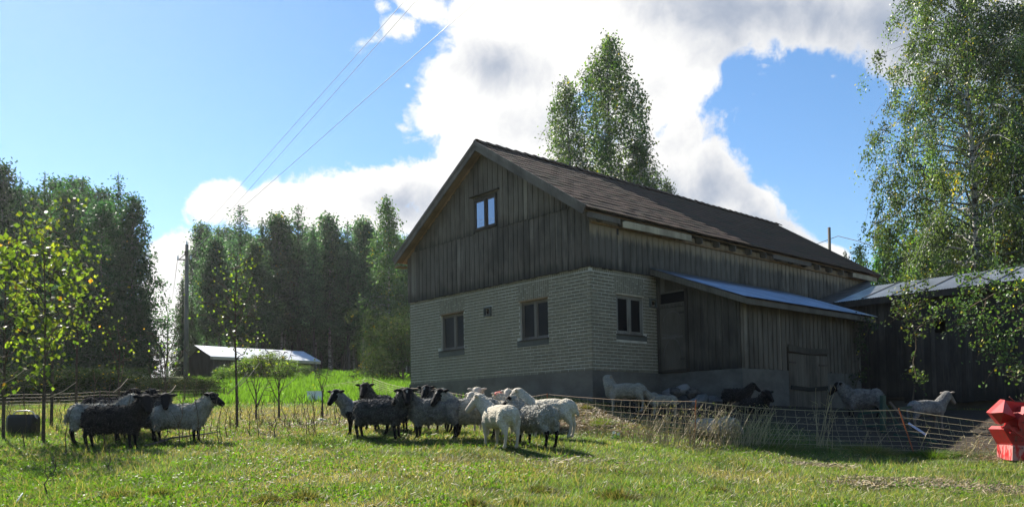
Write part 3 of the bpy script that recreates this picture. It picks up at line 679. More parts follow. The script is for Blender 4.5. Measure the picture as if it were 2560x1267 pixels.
# double hatch in the long side
hd = MB().box(GX0, GX1, LY-.03, LY-.0, -4.3+BZ, -2.16+BZ).build('yard_door', M['dark_wood'], lt)
n = 14
for k in range(n):
    a = GX0+(GX1-GX0)*k/n
    for (p, q) in ((-4.2, -3.12), (-3.08, -2.18)): box('plank', hd, M['board_front'], a+.004, a+(GX1-GX0)/n-.004, LY-.055-rng.uniform(0, .006), LY-.03, p, q+rng.uniform(-.01, .01), BZ)
MB().prism([(GX0-.04, LY-.09, -2.12+BZ), (GX0+1.0, LY-.09, -2.17+BZ), (GX1+.04, LY-.09, -2.12+BZ), (GX1+.04, LY-.09, -1.96+BZ), (GX0+1.0, LY-.09, -2.02+BZ), (GX0-.04, LY-.09, -1.94+BZ)], (0, .04, 0)).build('head_plank', M['board_lean'], lt)
MB().prism([(GX0+.05, LY-.085, -3.14+BZ), (GX0+1.05, LY-.085, -3.19+BZ), (GX1-.05, LY-.085, -3.14+BZ), (GX1-.05, LY-.085, -3.02+BZ), (GX0+1.05, LY-.085, -3.08+BZ), (GX0+.05, LY-.085, -3.03+BZ)], (0, .03, 0)).build('cross_plank', M['board_lean'], hd)
MB().box(GX0+.0, GX0+.34, LY-.075, LY-.06, -2.44+BZ, -2.39+BZ).build('strap_hinge', M['iron'], hd); MB().box(GX1-.5, GX1, LY-.075, LY-.06, -2.47+BZ, -2.42+BZ).build('strap_hinge', M['iron'], hd)
# metal roof in sheets with fine corrugation, fascia and rake board
def sheet(par, x0, x1, y0, z0, y1, z1, amp, pitch, mat, name='roof_sheet', th=.0):
    """corrugated sheet, ribs run from (y0,z0) to (y1,z1) along x0..x1"""
    n = max(2, int((x1-x0)/pitch*2)); v = []; f = []
    for k in range(n+1):
        x = x0+(x1-x0)*k/n; h = amp if k % 2 else 0; v.append((x, y0, z0+h+BZ)); v.append((x, y1, z1+h+BZ))
    for k in range(n): f.append((2*k, 2*k+1, 2*k+3, 2*k+2))
    me = bpy.data.meshes.new(name); me.from_pydata(v, [], f); me.materials.append(mat); me.update(); return link(name, me, par)
x = 2.33; YE = -2.98
while x < 9.42:
    e = min(x+.9, 9.45); sheet(lt, x, e+.02, YE, lroof(YE)+rng.uniform(0, .006), -.06, lroof(-.06)+rng.uniform(0, .006), .016, .076, M['tin']); x += .9
MB().prism([(2.33, YE+.02, lroof(YE)-.02+BZ), (2.33, -.06, lroof(0)-.04+BZ), (2.33, -.06, lroof(0)-.20+BZ), (2.33, YE+.02, lroof(YE)-.17+BZ)], (.035, 0, 0)).build('rake_board', M['board_front'], lt)
MB().prism([(2.37, YE+.03, lroof(YE)-.03+BZ), (2.37, -.06, lroof(0)-.05+BZ), (2.37, -.06, lroof(0)-.07+BZ), (2.37, YE+.03, lroof(YE)-.05+BZ)], (7.0, 0, 0)).build('roof_deck', M['soffit'], lt)
MB().box(2.37, 9.4, YE+.03, YE+.06, lroof(YE)-.17+BZ, lroof(YE)-.03+BZ).build('fascia_board', M['board_front'], lt)

# ================================================================== WING at the far end, reaching toward the viewer
wg = frame_empty('wing_building', 'long dark board outbuilding with a shiny metal roof at the far end of the barn', 'outbuilding')
WX, WE, WR = 10.9, 10.58, 13.4
def wz(x): return .24+.288*(x-12)
y = -.02; i = 0
while y > -12:
    w = rng.uniform(.12, .16); e = y-w; out = i % 2
    if -4.35 < y < -3.95: box('board', wg, M['board_wing'], WX-.03, WX-.006, e, y, -.92, wz(WX)-.08, BZ); box('board', wg, M['board_wing'], WX-.03, WX-.006, e, y, -3.3, -1.42, BZ)
    else: box('board', wg, M['board_wing'], WX-.03-(.024 if out else 0), WX-.006-(.024 if out else 0), e-(.02 if out else 0), y+(.02 if out else 0), (-3.3 if y > -3 else -3.52)+rng.uniform(-.03, .03), wz(WX)-.08, BZ)
    y = e; i += 1
MB().box(WX+.02, WX+.06, -12, -4.35, -3.4+BZ, wz(WX)-.1+BZ).box(WX+.02, WX+.06, -3.9, .0, -3.4+BZ, wz(WX)-.1+BZ).box(WX+.0, WX+.3, -12.1, -12, -4.5+BZ, -.3+BZ).box(WX+5, WX+5.1, -12, 0, -4.5+BZ, 0+BZ).box(WX, WX+5, -12.1, -12, -4.5+BZ, wz(WX)-.1+BZ).build('wall_backing', M['dark_wood'], wg)
for yy in (-2.9, -6.1, -9.0): MB().box(WX+.0, WX+.4, yy-.3, yy+.1, -4.8+BZ, -3.45+BZ).build('foundation_post', M['plinth'], wg)
MB().box(WX+.3, WX+.5, -12, 0, -4.8+BZ, -3.4+BZ).build('foundation', M['plinth'], wg)
y = -1.05
while y > -12:
    e = y-.95
    n = 24; v = []; f = []
    for k in range(n+1):
        q = y+(e-.01-y)*k/n; h = .016 if k % 2 else 0
        v += [(WE, q, wz(WE)+h+BZ), (WR, q, wz(WR)+h+BZ)]
    for k in range(n): f.append((2*k, 2*k+1, 2*k+3, 2*k+2))
    me = bpy.data.meshes.new('roof_sheet'); me.from_pydata(v, [], f); me.materials.append(M['tin_wing']); me.update(); link('roof_sheet', me, wg)
    y = e
y = -1.05
while y > -12:
    MB().beam((WE, y, wz(WE)+.03+BZ), (WR, y, wz(WR)+.03+BZ), .03, .03).build('seam', M['tin_dark'], wg); y -= .95
MB().prism([(WE+.02, 0, wz(WE)-.03+BZ), (WR, 0, wz(WR)-.03+BZ), (WR, 0, wz(WR)-.06+BZ), (WE+.02, 0, wz(WE)-.06+BZ)], (0, -12, 0)).build('roof_deck', M['dark_wood'], wg)
MB().prism([(WR, 0, wz(WR)+.0+BZ), (WX+5.4, 0, wz(WE)+BZ), (WX+5.4, 0, wz(WE)-.05+BZ), (WR, 0, wz(WR)-.05+BZ)], (0, -12, 0)).build('rear_roof', M['tin'], wg)
MB().prism([(WE, 0, wz(WE)-.02+BZ), (WE+.03, 0, wz(WE)-.02+BZ), (WE+.03, 0, wz(WE)-.2+BZ), (WE, 0, wz(WE)-.2+BZ)], (0, -12, 0)).build('fascia_board', M['board_wing'], wg)
v = [(WE, -.02, wz(WE)+.02+BZ), (15.4, -.02, wz(15.4)+.02+BZ), (WR+.1, -1.03, wz(WR)+.03+BZ), (WE, -1.03, wz(WE)+.02+BZ)]
MB().prism(v, (0, 0, -.03)).build('valley_sheet', M['tin_dark'], wg)  # darker sheet strip where the wing roof meets the barn wall

# ================================================================== FAR SHED, POLES, WIRES
def lpos(o, yaw, x, y): return (o[0]+x*math.cos(yaw)-y*math.sin(yaw), o[1]+x*math.sin(yaw)+y*math.cos(yaw))
q = U(497, 863, 45.0); SY = R(46); rz_ = q[2]; gz0 = H(q[0], q[1])-.6
sh = empty('storage_shed', (q[0], q[1], gz0), SY, 'small grey board shed with a pale sheet metal roof at the forest edge', 'shed')
hw, ln = 1.9, 6.5; er = rz_-gz0; ee = er-.72
MB().prism([(-.25, .0, er), (ln, 0, er), (ln, -hw, ee), (-.25, -hw, ee)], (0, 0, -.03)).build('roof_sheet', M['tin_white'], sh)
MB().prism([(-.25, .0, er), (-.25, hw, ee), (ln, hw, ee), (ln, 0, er)], (0, 0, -.03)).build('roof_sheet', M['tin_white'], sh)
MB().box(-.25, ln, -hw+.02, -hw+.05, ee-.16, ee-.03).build('fascia_board', M['pale_wood'], sh)
n = 34
for k in range(n):
    a = .05+(ln-.3)*k/n; box('board', sh, M['board_shed'], a, a+(ln-.3)/n-.012, -hw+.3, -hw+.33, 0, ee-.02)
n = 20
for k in range(n):
    a = -hw+.3+(2*hw-.6)*k/n; zt = er-.1-abs(a+.08)/hw*.72; box('board', sh, M['board_shed'], .03, .05, a, a+(2*hw-.6)/n-.012, 0, zt)
MB().box(.06, ln-.3, -hw+.34, -hw+.4, 0, ee-.02).box(ln-.3, ln-.25, -hw+.3, hw-.3, 0, ee).box(.06, ln-.3, hw-.4, hw-.34, 0, ee-.02).prism([(.06, -hw+.36, 0), (.06, hw-.36, 0), (.06, hw-.36, ee-.05), (.06, 0, er-.12), (.06, -hw+.36, ee-.05)], (.04, 0, 0)).build('wall_backing', M['dark_wood'], sh)
def pole(px, top, t, r, label, arm=True, ck='utility pole', px2=None):
    P = U(px, top, t); g = H(P[0], P[1])-.3; h = P[2]-g; B = U(px2 if px2 else px, 945, t)
    e = empty('utility_pole', (B[0], P[1], g), 0, label, ck); dx = P[0]-B[0]
    MB().tube([(0, 0, 0), (dx*.5, 0, h*.5), (dx, 0, h)], r, r*.62, 10).build('shaft', M['pole'], e, True)
    if arm:
        z = h-.75; mb = MB().beam((dx-.48, 0, z), (dx+.25, 0, z), .05, .05); mb.beam((dx-.4, 0, z), (dx, 0, z+.35), .03, .03); mb.build('bracket', M['iron'], e)
        for x, zz in ((dx-.45, z), (dx+.2, z+.0), (dx, h)):
            MB().tube([(x, 0, zz), (x, 0, zz+.12), (x, 0, zz+.2)], .05, .03, 8).build('insulator', M['white_plastic'], e)
        MB().box(dx-.06, dx+.1, -.16, -.08, h-.55, h-.35).build('junction_box', M['iron'], e)
    return Vector((P[0], P[1], P[2]))
P1 = pole(467, 612, 42, .135, 'tall grey wooden utility pole with side bracket left of the small shed', px2=471)
P2 = pole(420, 785, 105, .14, 'distant thin utility pole right of the left forest, taller of the two', True)
P3 = pole(403, 850, 150, .14, 'farthest small utility pole between the forests, near the left trees', False)
def wire(p, q_, sag, r, label, grp, ext=1.3):
    p, q_ = Vector(p), Vector(q_); d = q_-p; pts = []
    for k in range(49):
        s = k/48*ext; w = p+d*s; w.z -= sag*4*(s/ext)*(1-s/ext); pts.append(w)
    return tag(MB().tube(pts, r, n=5, cap=False).build('power_line', M['wire'], None, True), label, 'wire', grp)
G = 'power lines strung from the tall pole over the pasture'
def Pt(px, py, t): return Vector(U(px, py, t))
wire(P1+Vector((-.45, 0, -.55)), Pt(1495, -540, 8.), .0, .0048, 'upper of the two parallel thin power lines crossing the open sky', G)
wire(P1+Vector((.2, 0, -.55)), Pt(1520, -540, 8.), .0, .0048, 'lower of the two parallel thin power lines crossing the open sky', G)
wire(P1+Vector((.1, 0, -.45)), Pt(1800, -560, 8.), .10, .006, 'single thicker power line below the parallel pair, running over the barn gable', G)
wire(P1+Vector((-.45, 0, -.55)), P2+Vector((0, 0, -.6)), .6, .012, 'thin power line from the tall pole back to the distant pole', None, 1.0)
rp_ = U(2070, 640, 60); pe = empty('utility_pole', (rp_[0], rp_[1], H(rp_[0], rp_[1])), 0, 'thin leaning utility pole rising behind the far end of the barn roof', 'utility pole')
tp = U(2074, 568, 60); MB().tube([(0, 0, 0), (tp[0]-rp_[0], 0, tp[2]-pe.location.z)], .13, .11, 8).build('shaft', M['pole'], pe, True)
tag(MB().tube([Pt(1900, 660, 70), Pt(2050, 607, 62), Pt(2095, 590, 59), Pt(2150, 604, 55), Pt(2300, 660, 50)], .022, n=5, cap=False).build('power_line', M['dark_wood'], None, True), 'dark power line sagging past the pole behind the barn roof', 'wire')

# ================================================================== TREES
def tubes_np(polys, sides):
    Vs, Fs = [], []; n = 0; ang = np.arange(sides)*2*math.pi/sides; ca, sa = np.cos(ang), np.sin(ang)
    for pts, r0, r1 in polys:
        pts = np.asarray(pts, float); K = len(pts); d = np.gradient(pts, axis=0); d /= np.linalg.norm(d, axis=1)[:, None]+1e-9
        ref = np.where(np.abs(d[:, 2:3]) < .9, np.array([[0, 0, 1.]]), np.array([[1., 0, 0]])); a = np.cross(d, ref); a /= np.linalg.norm(a, axis=1)[:, None]+1e-9; b = np.cross(d, a)
        r = np.linspace(r0, r1, K)[:, None, None]; ring = pts[:, None]+r*(ca[None, :, None]*a[:, None]+sa[None, :, None]*b[:, None]); Vs.append(ring.reshape(-1, 3))
        i = (np.arange(K-1)[:, None]*sides+np.arange(sides)[None]).ravel(); j = (np.arange(K-1)[:, None]*sides+(np.arange(sides)+1)[None] % sides).ravel()
        Fs.append(np.stack([i, j, j+sides, i+sides], 1)+n); n += K*sides
    return np.concatenate(Vs), np.concatenate(Fs)
def leaf_quads(rs, C, size, down=.35, asp=.62):
    n = len(C); u = rs.normal(size=(n, 3)); u[:, 2] -= down*2; u /= np.linalg.norm(u, axis=1)[:, None]; w = rs.normal(size=(n, 3)); w -= (w*u).sum(1)[:, None]*u; w /= np.linalg.norm(w, axis=1)[:, None]
    s = size*rs.uniform(.65, 1.3, n)[:, None]; V = np.stack([C-u*s*.5, C+w*s*.5*asp, C+u*s*.5, C-w*s*.5*asp], 1).reshape(-1, 3)
    F = np.arange(4*n).reshape(-1, 4); return V, F
GREENS = np.array([(.060, .100, .036), (.085, .125, .045), (.050, .085, .034), (.10, .13, .055)])
def make_tree(name, seed, H_=13., Rr=2., cb=.25, nprim=60, nsec=7, nleaf=9000, leaf=.16, tr=.12, droop=.5, top=.85, hang=.5, rise=(.9, .35), cols=GREENS, yellow=.02, ycol=(.42, .30, .03), barkm='birch_bark', clump=.16, prof=None, sides=5, sparse=1., leafmat='leaf', asp=.62, lean=(0, 0), multi=1, cl_jit=.35):
    rs = np.random.RandomState(seed); polys = []; cl = []; cw = []
    prof = prof or (lambda t: (max(0, 1-t)**.62)*(.55+.45*min(1, (t-cb)/.18+.2)))
    for ms in range(multi):
        ph = rs.uniform(0, 6, 4); K = 12; zt = np.linspace(0, 1, K); Ht = H_*(1 if ms == 0 else rs.uniform(.7, .95)); sp_ = 0 if ms == 0 else rs.uniform(.6, 1)*Rr*.5; aa = rs.uniform(0, 6.28)
        T = np.stack([.012*H_*np.sin(zt*4+ph[0])*zt+lean[0]*zt**1.5+sp_*math.cos(aa)*zt**.8, .012*H_*np.sin(zt*5+ph[1])*zt+lean[1]*zt**1.5+sp_*math.sin(aa)*zt**.8, zt*Ht], 1); polys.append((T, tr*(1 if ms == 0 else .7), tr*.12))
        def trunk(t): return np.array([np.interp(t, zt, T[:, i]) for i in range(3)])
        az = rs.uniform(0, 6)
        for i in range(nprim//multi):
            t = cb+(0.985-cb)*((i+.5)/(nprim//multi))**.9; az += 2.4+rs.uniform(-.5, .5); Lp = Rr*prof(t)*rs.uniform(.62, 1.15)+.12
            d = np.array([math.cos(az), math.sin(az)]); b0 = trunk(t); s = np.linspace(0, 1, 6); ri = rise[1]+(rise[0]-rise[1])*t+rs.uniform(-.15, .15)
            P = np.stack([b0[0]+d[0]*Lp*s, b0[1]+d[1]*Lp*s, b0[2]+Lp*(ri*s-droop*s*s)], 1); P[1:, :] += rs.normal(size=(5, 3))*.03*Lp; polys.append((P, tr*.30*(1-t*.75)+.006, .004))
            for j in range(nsec):
                sj = rs.uniform(.22, 1) if j else 1.; p0 = np.array([np.interp(sj, s, P[:, k]) for k in range(3)]); dd = rs.normal(size=3); dd[:2] += d*.7; dd[2] *= .4; dd /= np.linalg.norm(dd)
                Ls = Lp*.34*rs.uniform(.5, 1.2)+.1; q4 = np.linspace(0, 1, 4)[:, None]; Q = p0+dd*Ls*q4; Q[:, 2] -= (droop*.8+hang*.6)*Ls*q4[:, 0]**2; polys.append((Q, .010*max(1, H_/14), .003))
                for k in (1, 2, 3): cl.append(Q[k]); cw.append(math.exp(rs.normal()*.7)*Lp**.7)
    cl = np.array(cl); cw = np.array(cw)
    keep = rs.uniform(size=len(cl)) < sparse; cl, cw = cl[keep], cw[keep]
    idx = rs.choice(len(cl), nleaf, p=cw/cw.sum()); C = cl[idx]+rs.normal(size=(nleaf, 3))*clump; hg = rs.exponential(.35, nleaf)*hang; C[:, 2] -= hg
    V, F_ = leaf_quads(rs, C, leaf, .35, asp); tone = rs.normal(size=len(cl))*cl_jit; pal = cols[rs.randint(0, len(cols), len(cl))]
    cc = pal[idx]*np.exp(tone[idx]*.5+rs.normal(size=nleaf)*.18)[:, None]
    # yellowing comes in tufts
    yt = rs.uniform(size=len(cl)) < yellow; ym = yt[idx] & (rs.uniform(size=nleaf) < .6) | (rs.uniform(size=nleaf) < yellow*.5); cc[ym] = np.array(ycol)*rs.uniform(.6, 1.2, ym.sum())[:, None]
    lm = np_mesh(name+'_crown', V, F_, np.repeat(cc, 4, 0)); lm.materials.append(M[leafmat])
    Vt, Ft = tubes_np(polys, sides); tm = np_mesh(name+'_trunk', Vt, Ft, smooth=True); tm.materials.append(M[barkm])
    return tm, lm
def tree(name, meshes, loc, s, rz, label, cat='tree', group=None, sxy=None, tilt=(0, 0)):
    e = empty(name, tuple(loc), rz, label, cat, group); e.rotation_euler = (tilt[0], tilt[1], rz); sxy = sxy or s
    for nm, me in zip(('trunk', 'crown'), meshes):
        o = link(nm, me, e); o.scale = (sxy, sxy, s)
    return e
# --- forest stock
birches = [make_tree('forest_birch', 10+i, 13, (2.0, 1.8, 2.3, 1.9, 2.1)[i], .30, 70, 6, 15000, .19, .11, .45, clump=.2, hang=.6, yellow=.01, prof=(lambda t: (max(0, 1-t)**.85)*(.75+.25*min(1, (t-.3)/.2+.2))*1.25+.03) if i % 2 else (lambda t: (max(0, 1-t)**.6)*(.7+.3*min(1, (t-.3)/.2+.2))*1.05), cl_jit=.6, cols=GREENS*(1.15, 1.15, 1.5), leafmat='leaf_soft') for i in range(5)]
densem = [make_tree('dense_birch', 30+i, 13, (2.3, 2.6, 2.1)[i], .08, 84, 6, 17000, .19, .12, .35, clump=.22, hang=.5, cols=GREENS*(.65, .82, .80), yellow=.004, leafmat='leaf_soft') for i in range(3)]
def make_spruce(name, seed, H_=9, Rr=2., n=15000, cols=None, up=False, leaf=.17, pw=.85, base=.03):
    rs = np.random.RandomState(seed); polys = [(np.array([[0, 0, 0], [0, 0, H_*.5], [0, 0, H_]]), .13, .01)]; C = []; T = []
    nb = int(190*(H_/9)**.5); cols = np.array([(.022, .042, .02), (.03, .055, .024)]) if cols is None else cols
    for i in range(nb):
        t = base+(.985-base)*(i/nb); az = i*2.4+rs.uniform(-.3, .3); Lb = Rr*((1-t)/(1-base))**pw*rs.uniform(.55, 1.15)*(1+.25*math.sin(az+seed))+.06; s = np.linspace(0, 1, 5); d = (math.cos(az), math.sin(az))
        P = np.stack([d[0]*Lb*s, d[1]*Lb*s, t*H_+Lb*((.45 if up else -.12)*s-.35*s*s+.18*s**3)], 1); polys.append((P, .02, .004)); m = max(6, int(n/nb*(1-t)*1.7)); ss = rs.uniform(.1, 1, m)**.8; k_ = (.16 if up else .10)
        q = np.stack([np.interp(ss, s, P[:, k]) for k in range(3)], 1); q += rs.normal(size=(m, 3))*(k_, k_, k_*.6); q[:, 2] -= rs.exponential(.22 if up else .08, m); C.append(q); T.append(np.full(m, math.exp(rs.normal()*.35)))
    C = np.concatenate(C); T = np.concatenate(T); V, F_ = leaf_quads(rs, C, leaf, .25, .5 if up else .38); cc = cols[rs.randint(0, len(cols), len(C))]*(T*np.exp(rs.normal(size=len(C))*.2))[:, None]
    lm = np_mesh(name+'_crown', V, F_, np.repeat(cc, 4, 0)); lm.materials.append(M['leaf_soft' if up else 'leaf']); Vt, Ft = tubes_np(polys, 4); tm = np_mesh(name+'_trunk', Vt, Ft); tm.materials.append(M['dark_bark']); return tm, lm
denseS = [make_spruce('pointed_tree', 60+i, 13, (2.2, 2.5, 1.9)[i], 17000, GREENS*(.62, .80, .80), True, .17, (.75, .9, .8)[i]) for i in range(3)]
softS = [make_spruce('slender_tree', 66+i, 13, (2.2, 1.9, 2.4)[i], 14000, GREENS*(1.0, 1.08, 1.4), True, .17, (.8, .95, .7)[i], (.25, .3, .2)[i]) for i in range(3)]
def ftree(px, top, t, meshes, name, label, group=None, wide=1., cat='tree', H0=13.):
    P = U(px, top, t); g = H(P[0], P[1])-.1; s = (P[2]-g)/H0
    return tree(name, meshes, (P[0], P[1], g), s, rng.uniform(0, 6.28), label, cat, group, s*wide)
GL = 'birches of the dark forest on the left'
for i, (px, top, t, w, lb) in enumerate([
    (-60, 440, 47, 1.1, 'dark tree at the very left edge of the photo, cut by the frame'), (5, 402, 49, 1.0, 'tallest dark birch in the left corner, second from the frame edge'),
    (52, 432, 48, .9, 'narrow pointed birch between the corner tree and the broader one'), (112, 428, 50, 1.0, 'pointed dark birch above the yellow green saplings'),
    (165, 470, 46, 1.0, 'lower rounded birch filling the gap in the left forest'), (207, 440, 52, 1.05, 'grey green pointed birch in the middle of the left forest'),
    (252, 500, 44, 1.1, 'lighter olive round birch in front of the left forest'), (296, 430, 47, 1.15, 'tall dark birch near the right end of the left forest'),
    (335, 488, 45, .98, 'rightmost big birch of the left forest with drooping outer branches')]):
    ftree(px, top, t, (denseS if i in (0, 2, 3, 5, 7) else densem)[i % 3], 'birch' if i not in (0, 2, 3, 5, 7) else 'tree', lb.replace('birch', 'tree'), GL, w)
for i in range(16):
    px = -130+i*26.5+rng.uniform(-8, 8); ftree(px, 465+rng.uniform(-25, 50), 54+rng.uniform(0, 8), (denseS if i % 2 else densem)[i % 3], 'tree', 'dark tree standing deeper in the left forest behind the front row', 'birches deeper in the left forest', 1.1)
for i in range(9):
    px = -60+i*46+rng.uniform(-12, 12); ftree(px, 700+rng.uniform(-40, 60), 41+rng.uniform(0, 2), densem[(i+1) % 3], 'young_tree', 'bushy young tree in the dark lower edge of the left forest', 'young trees along the foot of the left forest', 1.7)
ftree(352, 745, 41.5, densem[2], 'young_tree', 'bushy dark tree with ragged branches at the right foot of the left forest', None, 1.4)
GC = 'birches of the stand behind the small shed'
front = [(517, 556, 58, .75, 'leftmost slim birch of the centre stand, right of the pole'), (545, 590, 57, 1.1, 'leafy birch just above the left end of the small shed roof'), (600, 508, 62, 1.0, 'pointed tall birch near the left of the centre stand'),
         (640, 600, 56, 1.0, 'birch with a low crown in front of the centre stand'), (655, 540, 63, 1.0, 'birch top right of the pointed left one in the centre stand'), (702, 534, 64, 1.0, 'birch above the middle of the small shed in the centre stand'),
         (745, 506, 65, 1.05, 'highest jagged birch in the middle of the centre stand'), (783, 552, 62, .9, 'narrow birch just right of the highest one in the centre stand'), (822, 530, 66, .95, 'pale topped birch right of the middle of the stand'),
         (868, 548, 64, .95, 'birch between the pale topped one and the round one'), (905, 540, 66, 1.0, 'rounded birch with a visible white trunk right of centre'), (1000, 610, 62, 1.1, 'dark birch partly hidden behind the barn gable')]
for i, (px, top, t, w, lb) in enumerate(front): ftree(px, top, t, (birches[i % 5] if i in (1, 3, 5, 8, 10) else softS[i % 3]), 'birch' if i in (1, 3, 5, 8, 10) else 'tree', lb if i in (1, 3, 5, 8, 10) else lb.replace('birch', 'tree'), GC, w*(1.25, 1.1, 1.3)[i % 3])
wides = [1.25, 1.4, 1.15, 1.35, 1.3, 1.2, 1.3, 1.15, 1.2, 1.35, 1.25, 1.3]
lone = make_tree('lone_birch', 71, 14, 2.3, .22, 64, 7, 9000, .2, .12, .6, clump=.17, hang=.8, cols=GREENS*1.4, leafmat='leaf_soft')
ftree(968, 488, 60, lone, 'birch', 'separate feathery birch standing above the rest just left of the barn roof', None, .95, H0=14)
for i in range(34):
    px = 515+(i % 17)*31+rng.uniform(-10, 10); ftree(px, 575+rng.uniform(-22, 40), 69+9*(i//17)+rng.uniform(0, 4), (birches[(i*3+1) % 5] if i % 3 == 0 else softS[i % 3]), 'tree', 'tree in the shaded rows behind the front of the centre stand', 'trees in the back rows of the centre stand', 1.15)
for i in range(30):
    px = 520+i*18+rng.uniform(-6, 6); t = 85+rng.uniform(0, 8); P = U(px, 900, t); g = H(P[0], P[1]); tree('birch', densem[i % 3], (P[0], P[1], g-.2), .8, rng.uniform(0, 6), 'leafy tree closing the dark depth of the centre stand', 'tree', 'trees in the depth of the centre stand', 1.3)
# spruce
spr = make_spruce('spruce', 3)
ftree(456, 690, 54, spr, 'spruce', 'dark pointed spruce just behind the tall utility pole', None, .85, H0=9)
ftree(478, 745, 56, spr, 'spruce', 'smaller dark spruce leaning into the left side of the centre stand', None, .9, H0=9)
# birches behind the barn
bb = [make_tree('tall_birch', 81+i, 20, r, .16, 95, 9, n_, .16, .2, .75, clump=.17, hang=1.2, cols=GREENS*(1.05, 1.08, .9), yellow=.012, sparse=.62, cl_jit=.5, prof=lambda t: (max(0, 1-t)**.75)*(.75+.25*min(1, t*3))+.03) for i, (r, n_) in enumerate(((4.0, 22000), (6.0, 46000)))]
ftree(1418, 188, 47, bb[0], 'birch', 'slimmer tall weeping birch behind the barn ridge, left of the bigger one', 'tall birches behind the barn', 1.0, H0=20)
ftree(1522, 88, 48, bb[1], 'birch', 'biggest tall weeping birch with a pointed top behind the middle of the barn roof', 'tall birches behind the barn', 1.0, H0=20)
ftree(1600, 330, 46, bb[0], 'birch', 'lower drooping birch at the right flank of the biggest one behind the barn', 'tall birches behind the barn', 1.15, H0=20)
ftree(1668, 440, 47, bb[0], 'birch', 'small rounded birch top just above the barn ridge, right of the tall group', None, .9, H0=20)
# the big birch on the right
big = make_tree('big_birch', 99, 18.5, 5.6, .10, 135, 8, 125000, .115, .22, .70, clump=.15, hang=.8, sparse=.62, rise=(1.0, .35), cols=np.array([(.075, .115, .045), (.095, .13, .05), (.06, .10, .045), (.095, .125, .045)]), yellow=.022, ycol=(.45, .33, .03), sides=6, cl_jit=.7,
                prof=lambda t: (max(0, 1-t)**.42)*(.7+.3*min(1, t/.3)))
P = U(2440, 700, 33.5); g = H(P[0], P[1]); tree('birch', big, (P[0], P[1], g), .99, 1.2, 'very large birch with yellowing tufts filling the right side of the sky', 'tree', None, .86)
bg2 = make_tree('dark_birch', 101, 18, 4.0, .15, 110, 8, 34000, .12, .22, .7, clump=.17, hang=.9, cols=np.array([(.05, .075, .03), (.065, .08, .03), (.04, .06, .03)]), yellow=.02)
P = U(2590, 700, 36); tree('birch', bg2, (P[0], P[1], H(P[0], P[1])), 1.0, .3, 'darker birch at the right frame edge behind the very large one', 'tree', None, 1.0)
P = U(2700, 700, 33); tree('birch', big, (P[0], P[1], H(P[0], P[1])), .95, 3.0, 'birch mostly outside the right frame edge', 'tree', None, .8)
lar = make_spruce('larch', 7, 9, 2.3, 16000, np.array([(.06, .13, .035), (.08, .16, .045)]), True)
ftree(2205, 560, 42, lar, 'larch', 'bright green feathery conifer behind the end of the barn, left of the large birch', None, 1.0, H0=9)
ftree(2150, 612, 52, lar, 'larch', 'small bright conifer top next to the end of the barn roof', None, .8, H0=9)
ftree(2112, 622, 60, spr, 'spruce', 'tiny dark spruce top peeking over the end of the barn roof', None, .6, H0=9)
bush = [make_tree('green_bush', 120+i, 3., 1.7, .05, 60, 6, 7000, .11, .05, .3, clump=.13, hang=.2, cols=GREENS*(1.1, 1.35, .9), barkm='dark_bark', multi=4, prof=lambda t: (1-t*.55), rise=(1.2, .6)) for i in range(3)]
for i, (px, top, t, w, lb, k) in enumerate([(2300, 600, 40, 1.6, 'green bush below the large birch, nearest the bright conifer', 0), (2390, 590, 41, 1.6, 'green bush with yellow leaves under the large birch, behind the wing roof', 1), (2510, 600, 38, 1.8, 'broad green bush behind the right part of the wing roof', 2), (2620, 610, 37, 1.8, 'green bush behind the wing at the right frame edge', 0)]):
    ftree(px, top, t, bush[k], 'bush', lb, None, w/2, 'bush', 3.)
yb = make_tree('yellow_bush', 131, 3., 1.2, .1, 40, 6, 2600, .12, .04, .3, clump=.12, hang=.2, cols=np.array([(.45, .34, .03), (.40, .36, .05), (.20, .20, .04)]), barkm='dark_bark', multi=3, prof=lambda t: 1-t*.5)
ftree(2352, 575, 39, yb, 'bush', 'small yellow leaved bush under the large birch', None, .35, 'bush', 3.)
# shrubs of the middle distance
brightb = [make_tree('meadow_bush', 140+i, 2., 1.3, .02, 60, 6, 6500, .10, .03, .3, clump=.10, hang=.1, cols=np.array([(.10, .17, .03), (.13, .20, .04), (.08, .13, .03)]), barkm='dark_bark', multi=6, prof=lambda t: (1-t*.5), rise=(1.2, .7), leafmat='leaf_bright') for i in range(2)]
for i, (px, top, t, w, lb, me) in enumerate([(560, 925, 41, 1.2, 'bright green bush at the near left corner of the small shed', 0), (612, 905, 42, 1.2, 'bright leafy bush in front of the left half of the small shed', 1), (668, 893, 42.5, 1.25, 'tallest bright bush in front of the middle of the small shed', 0), (715, 912, 41, 1.1, 'bright bush right of the tallest one by the small shed', 1),
        (765, 915, 43, .8, 'round darker bush below the right end of the small shed roof', 0), (795, 932, 41, .7, 'low olive bush right of the small shed', 1), (520, 945, 40, 1.0, 'low bush left of the small shed wall', 0)]):
    ftree(px, top, t, brightb[me] if i not in (4, 5) else bush[me], 'bush', lb, 'bushes in front of the small shed', w, 'bush', 2. if i not in (4, 5) else 3.)
wil = make_tree('grey_willow', 150, 3.2, 2.0, .05, 60, 6, 9000, .11, .05, .35, clump=.14, hang=.25, cols=np.array([(.11, .14, .08), (.08, .11, .06), (.14, .16, .10)])*(.75,.9,.75), leafmat='leaf_dark', barkm='dark_bark', multi=5, prof=lambda t: 1-t*.45, rise=(1.2, .5))
ftree(1005, 800, 40, wil, 'bush', 'grey green willow bush beside the left corner of the barn', None, 1.0, 'bush', 3.2)
ftree(950, 870, 42, wil, 'bush', 'lower grey green bush left of the willow by the barn', None, 1.0, 'bush', 3.2)
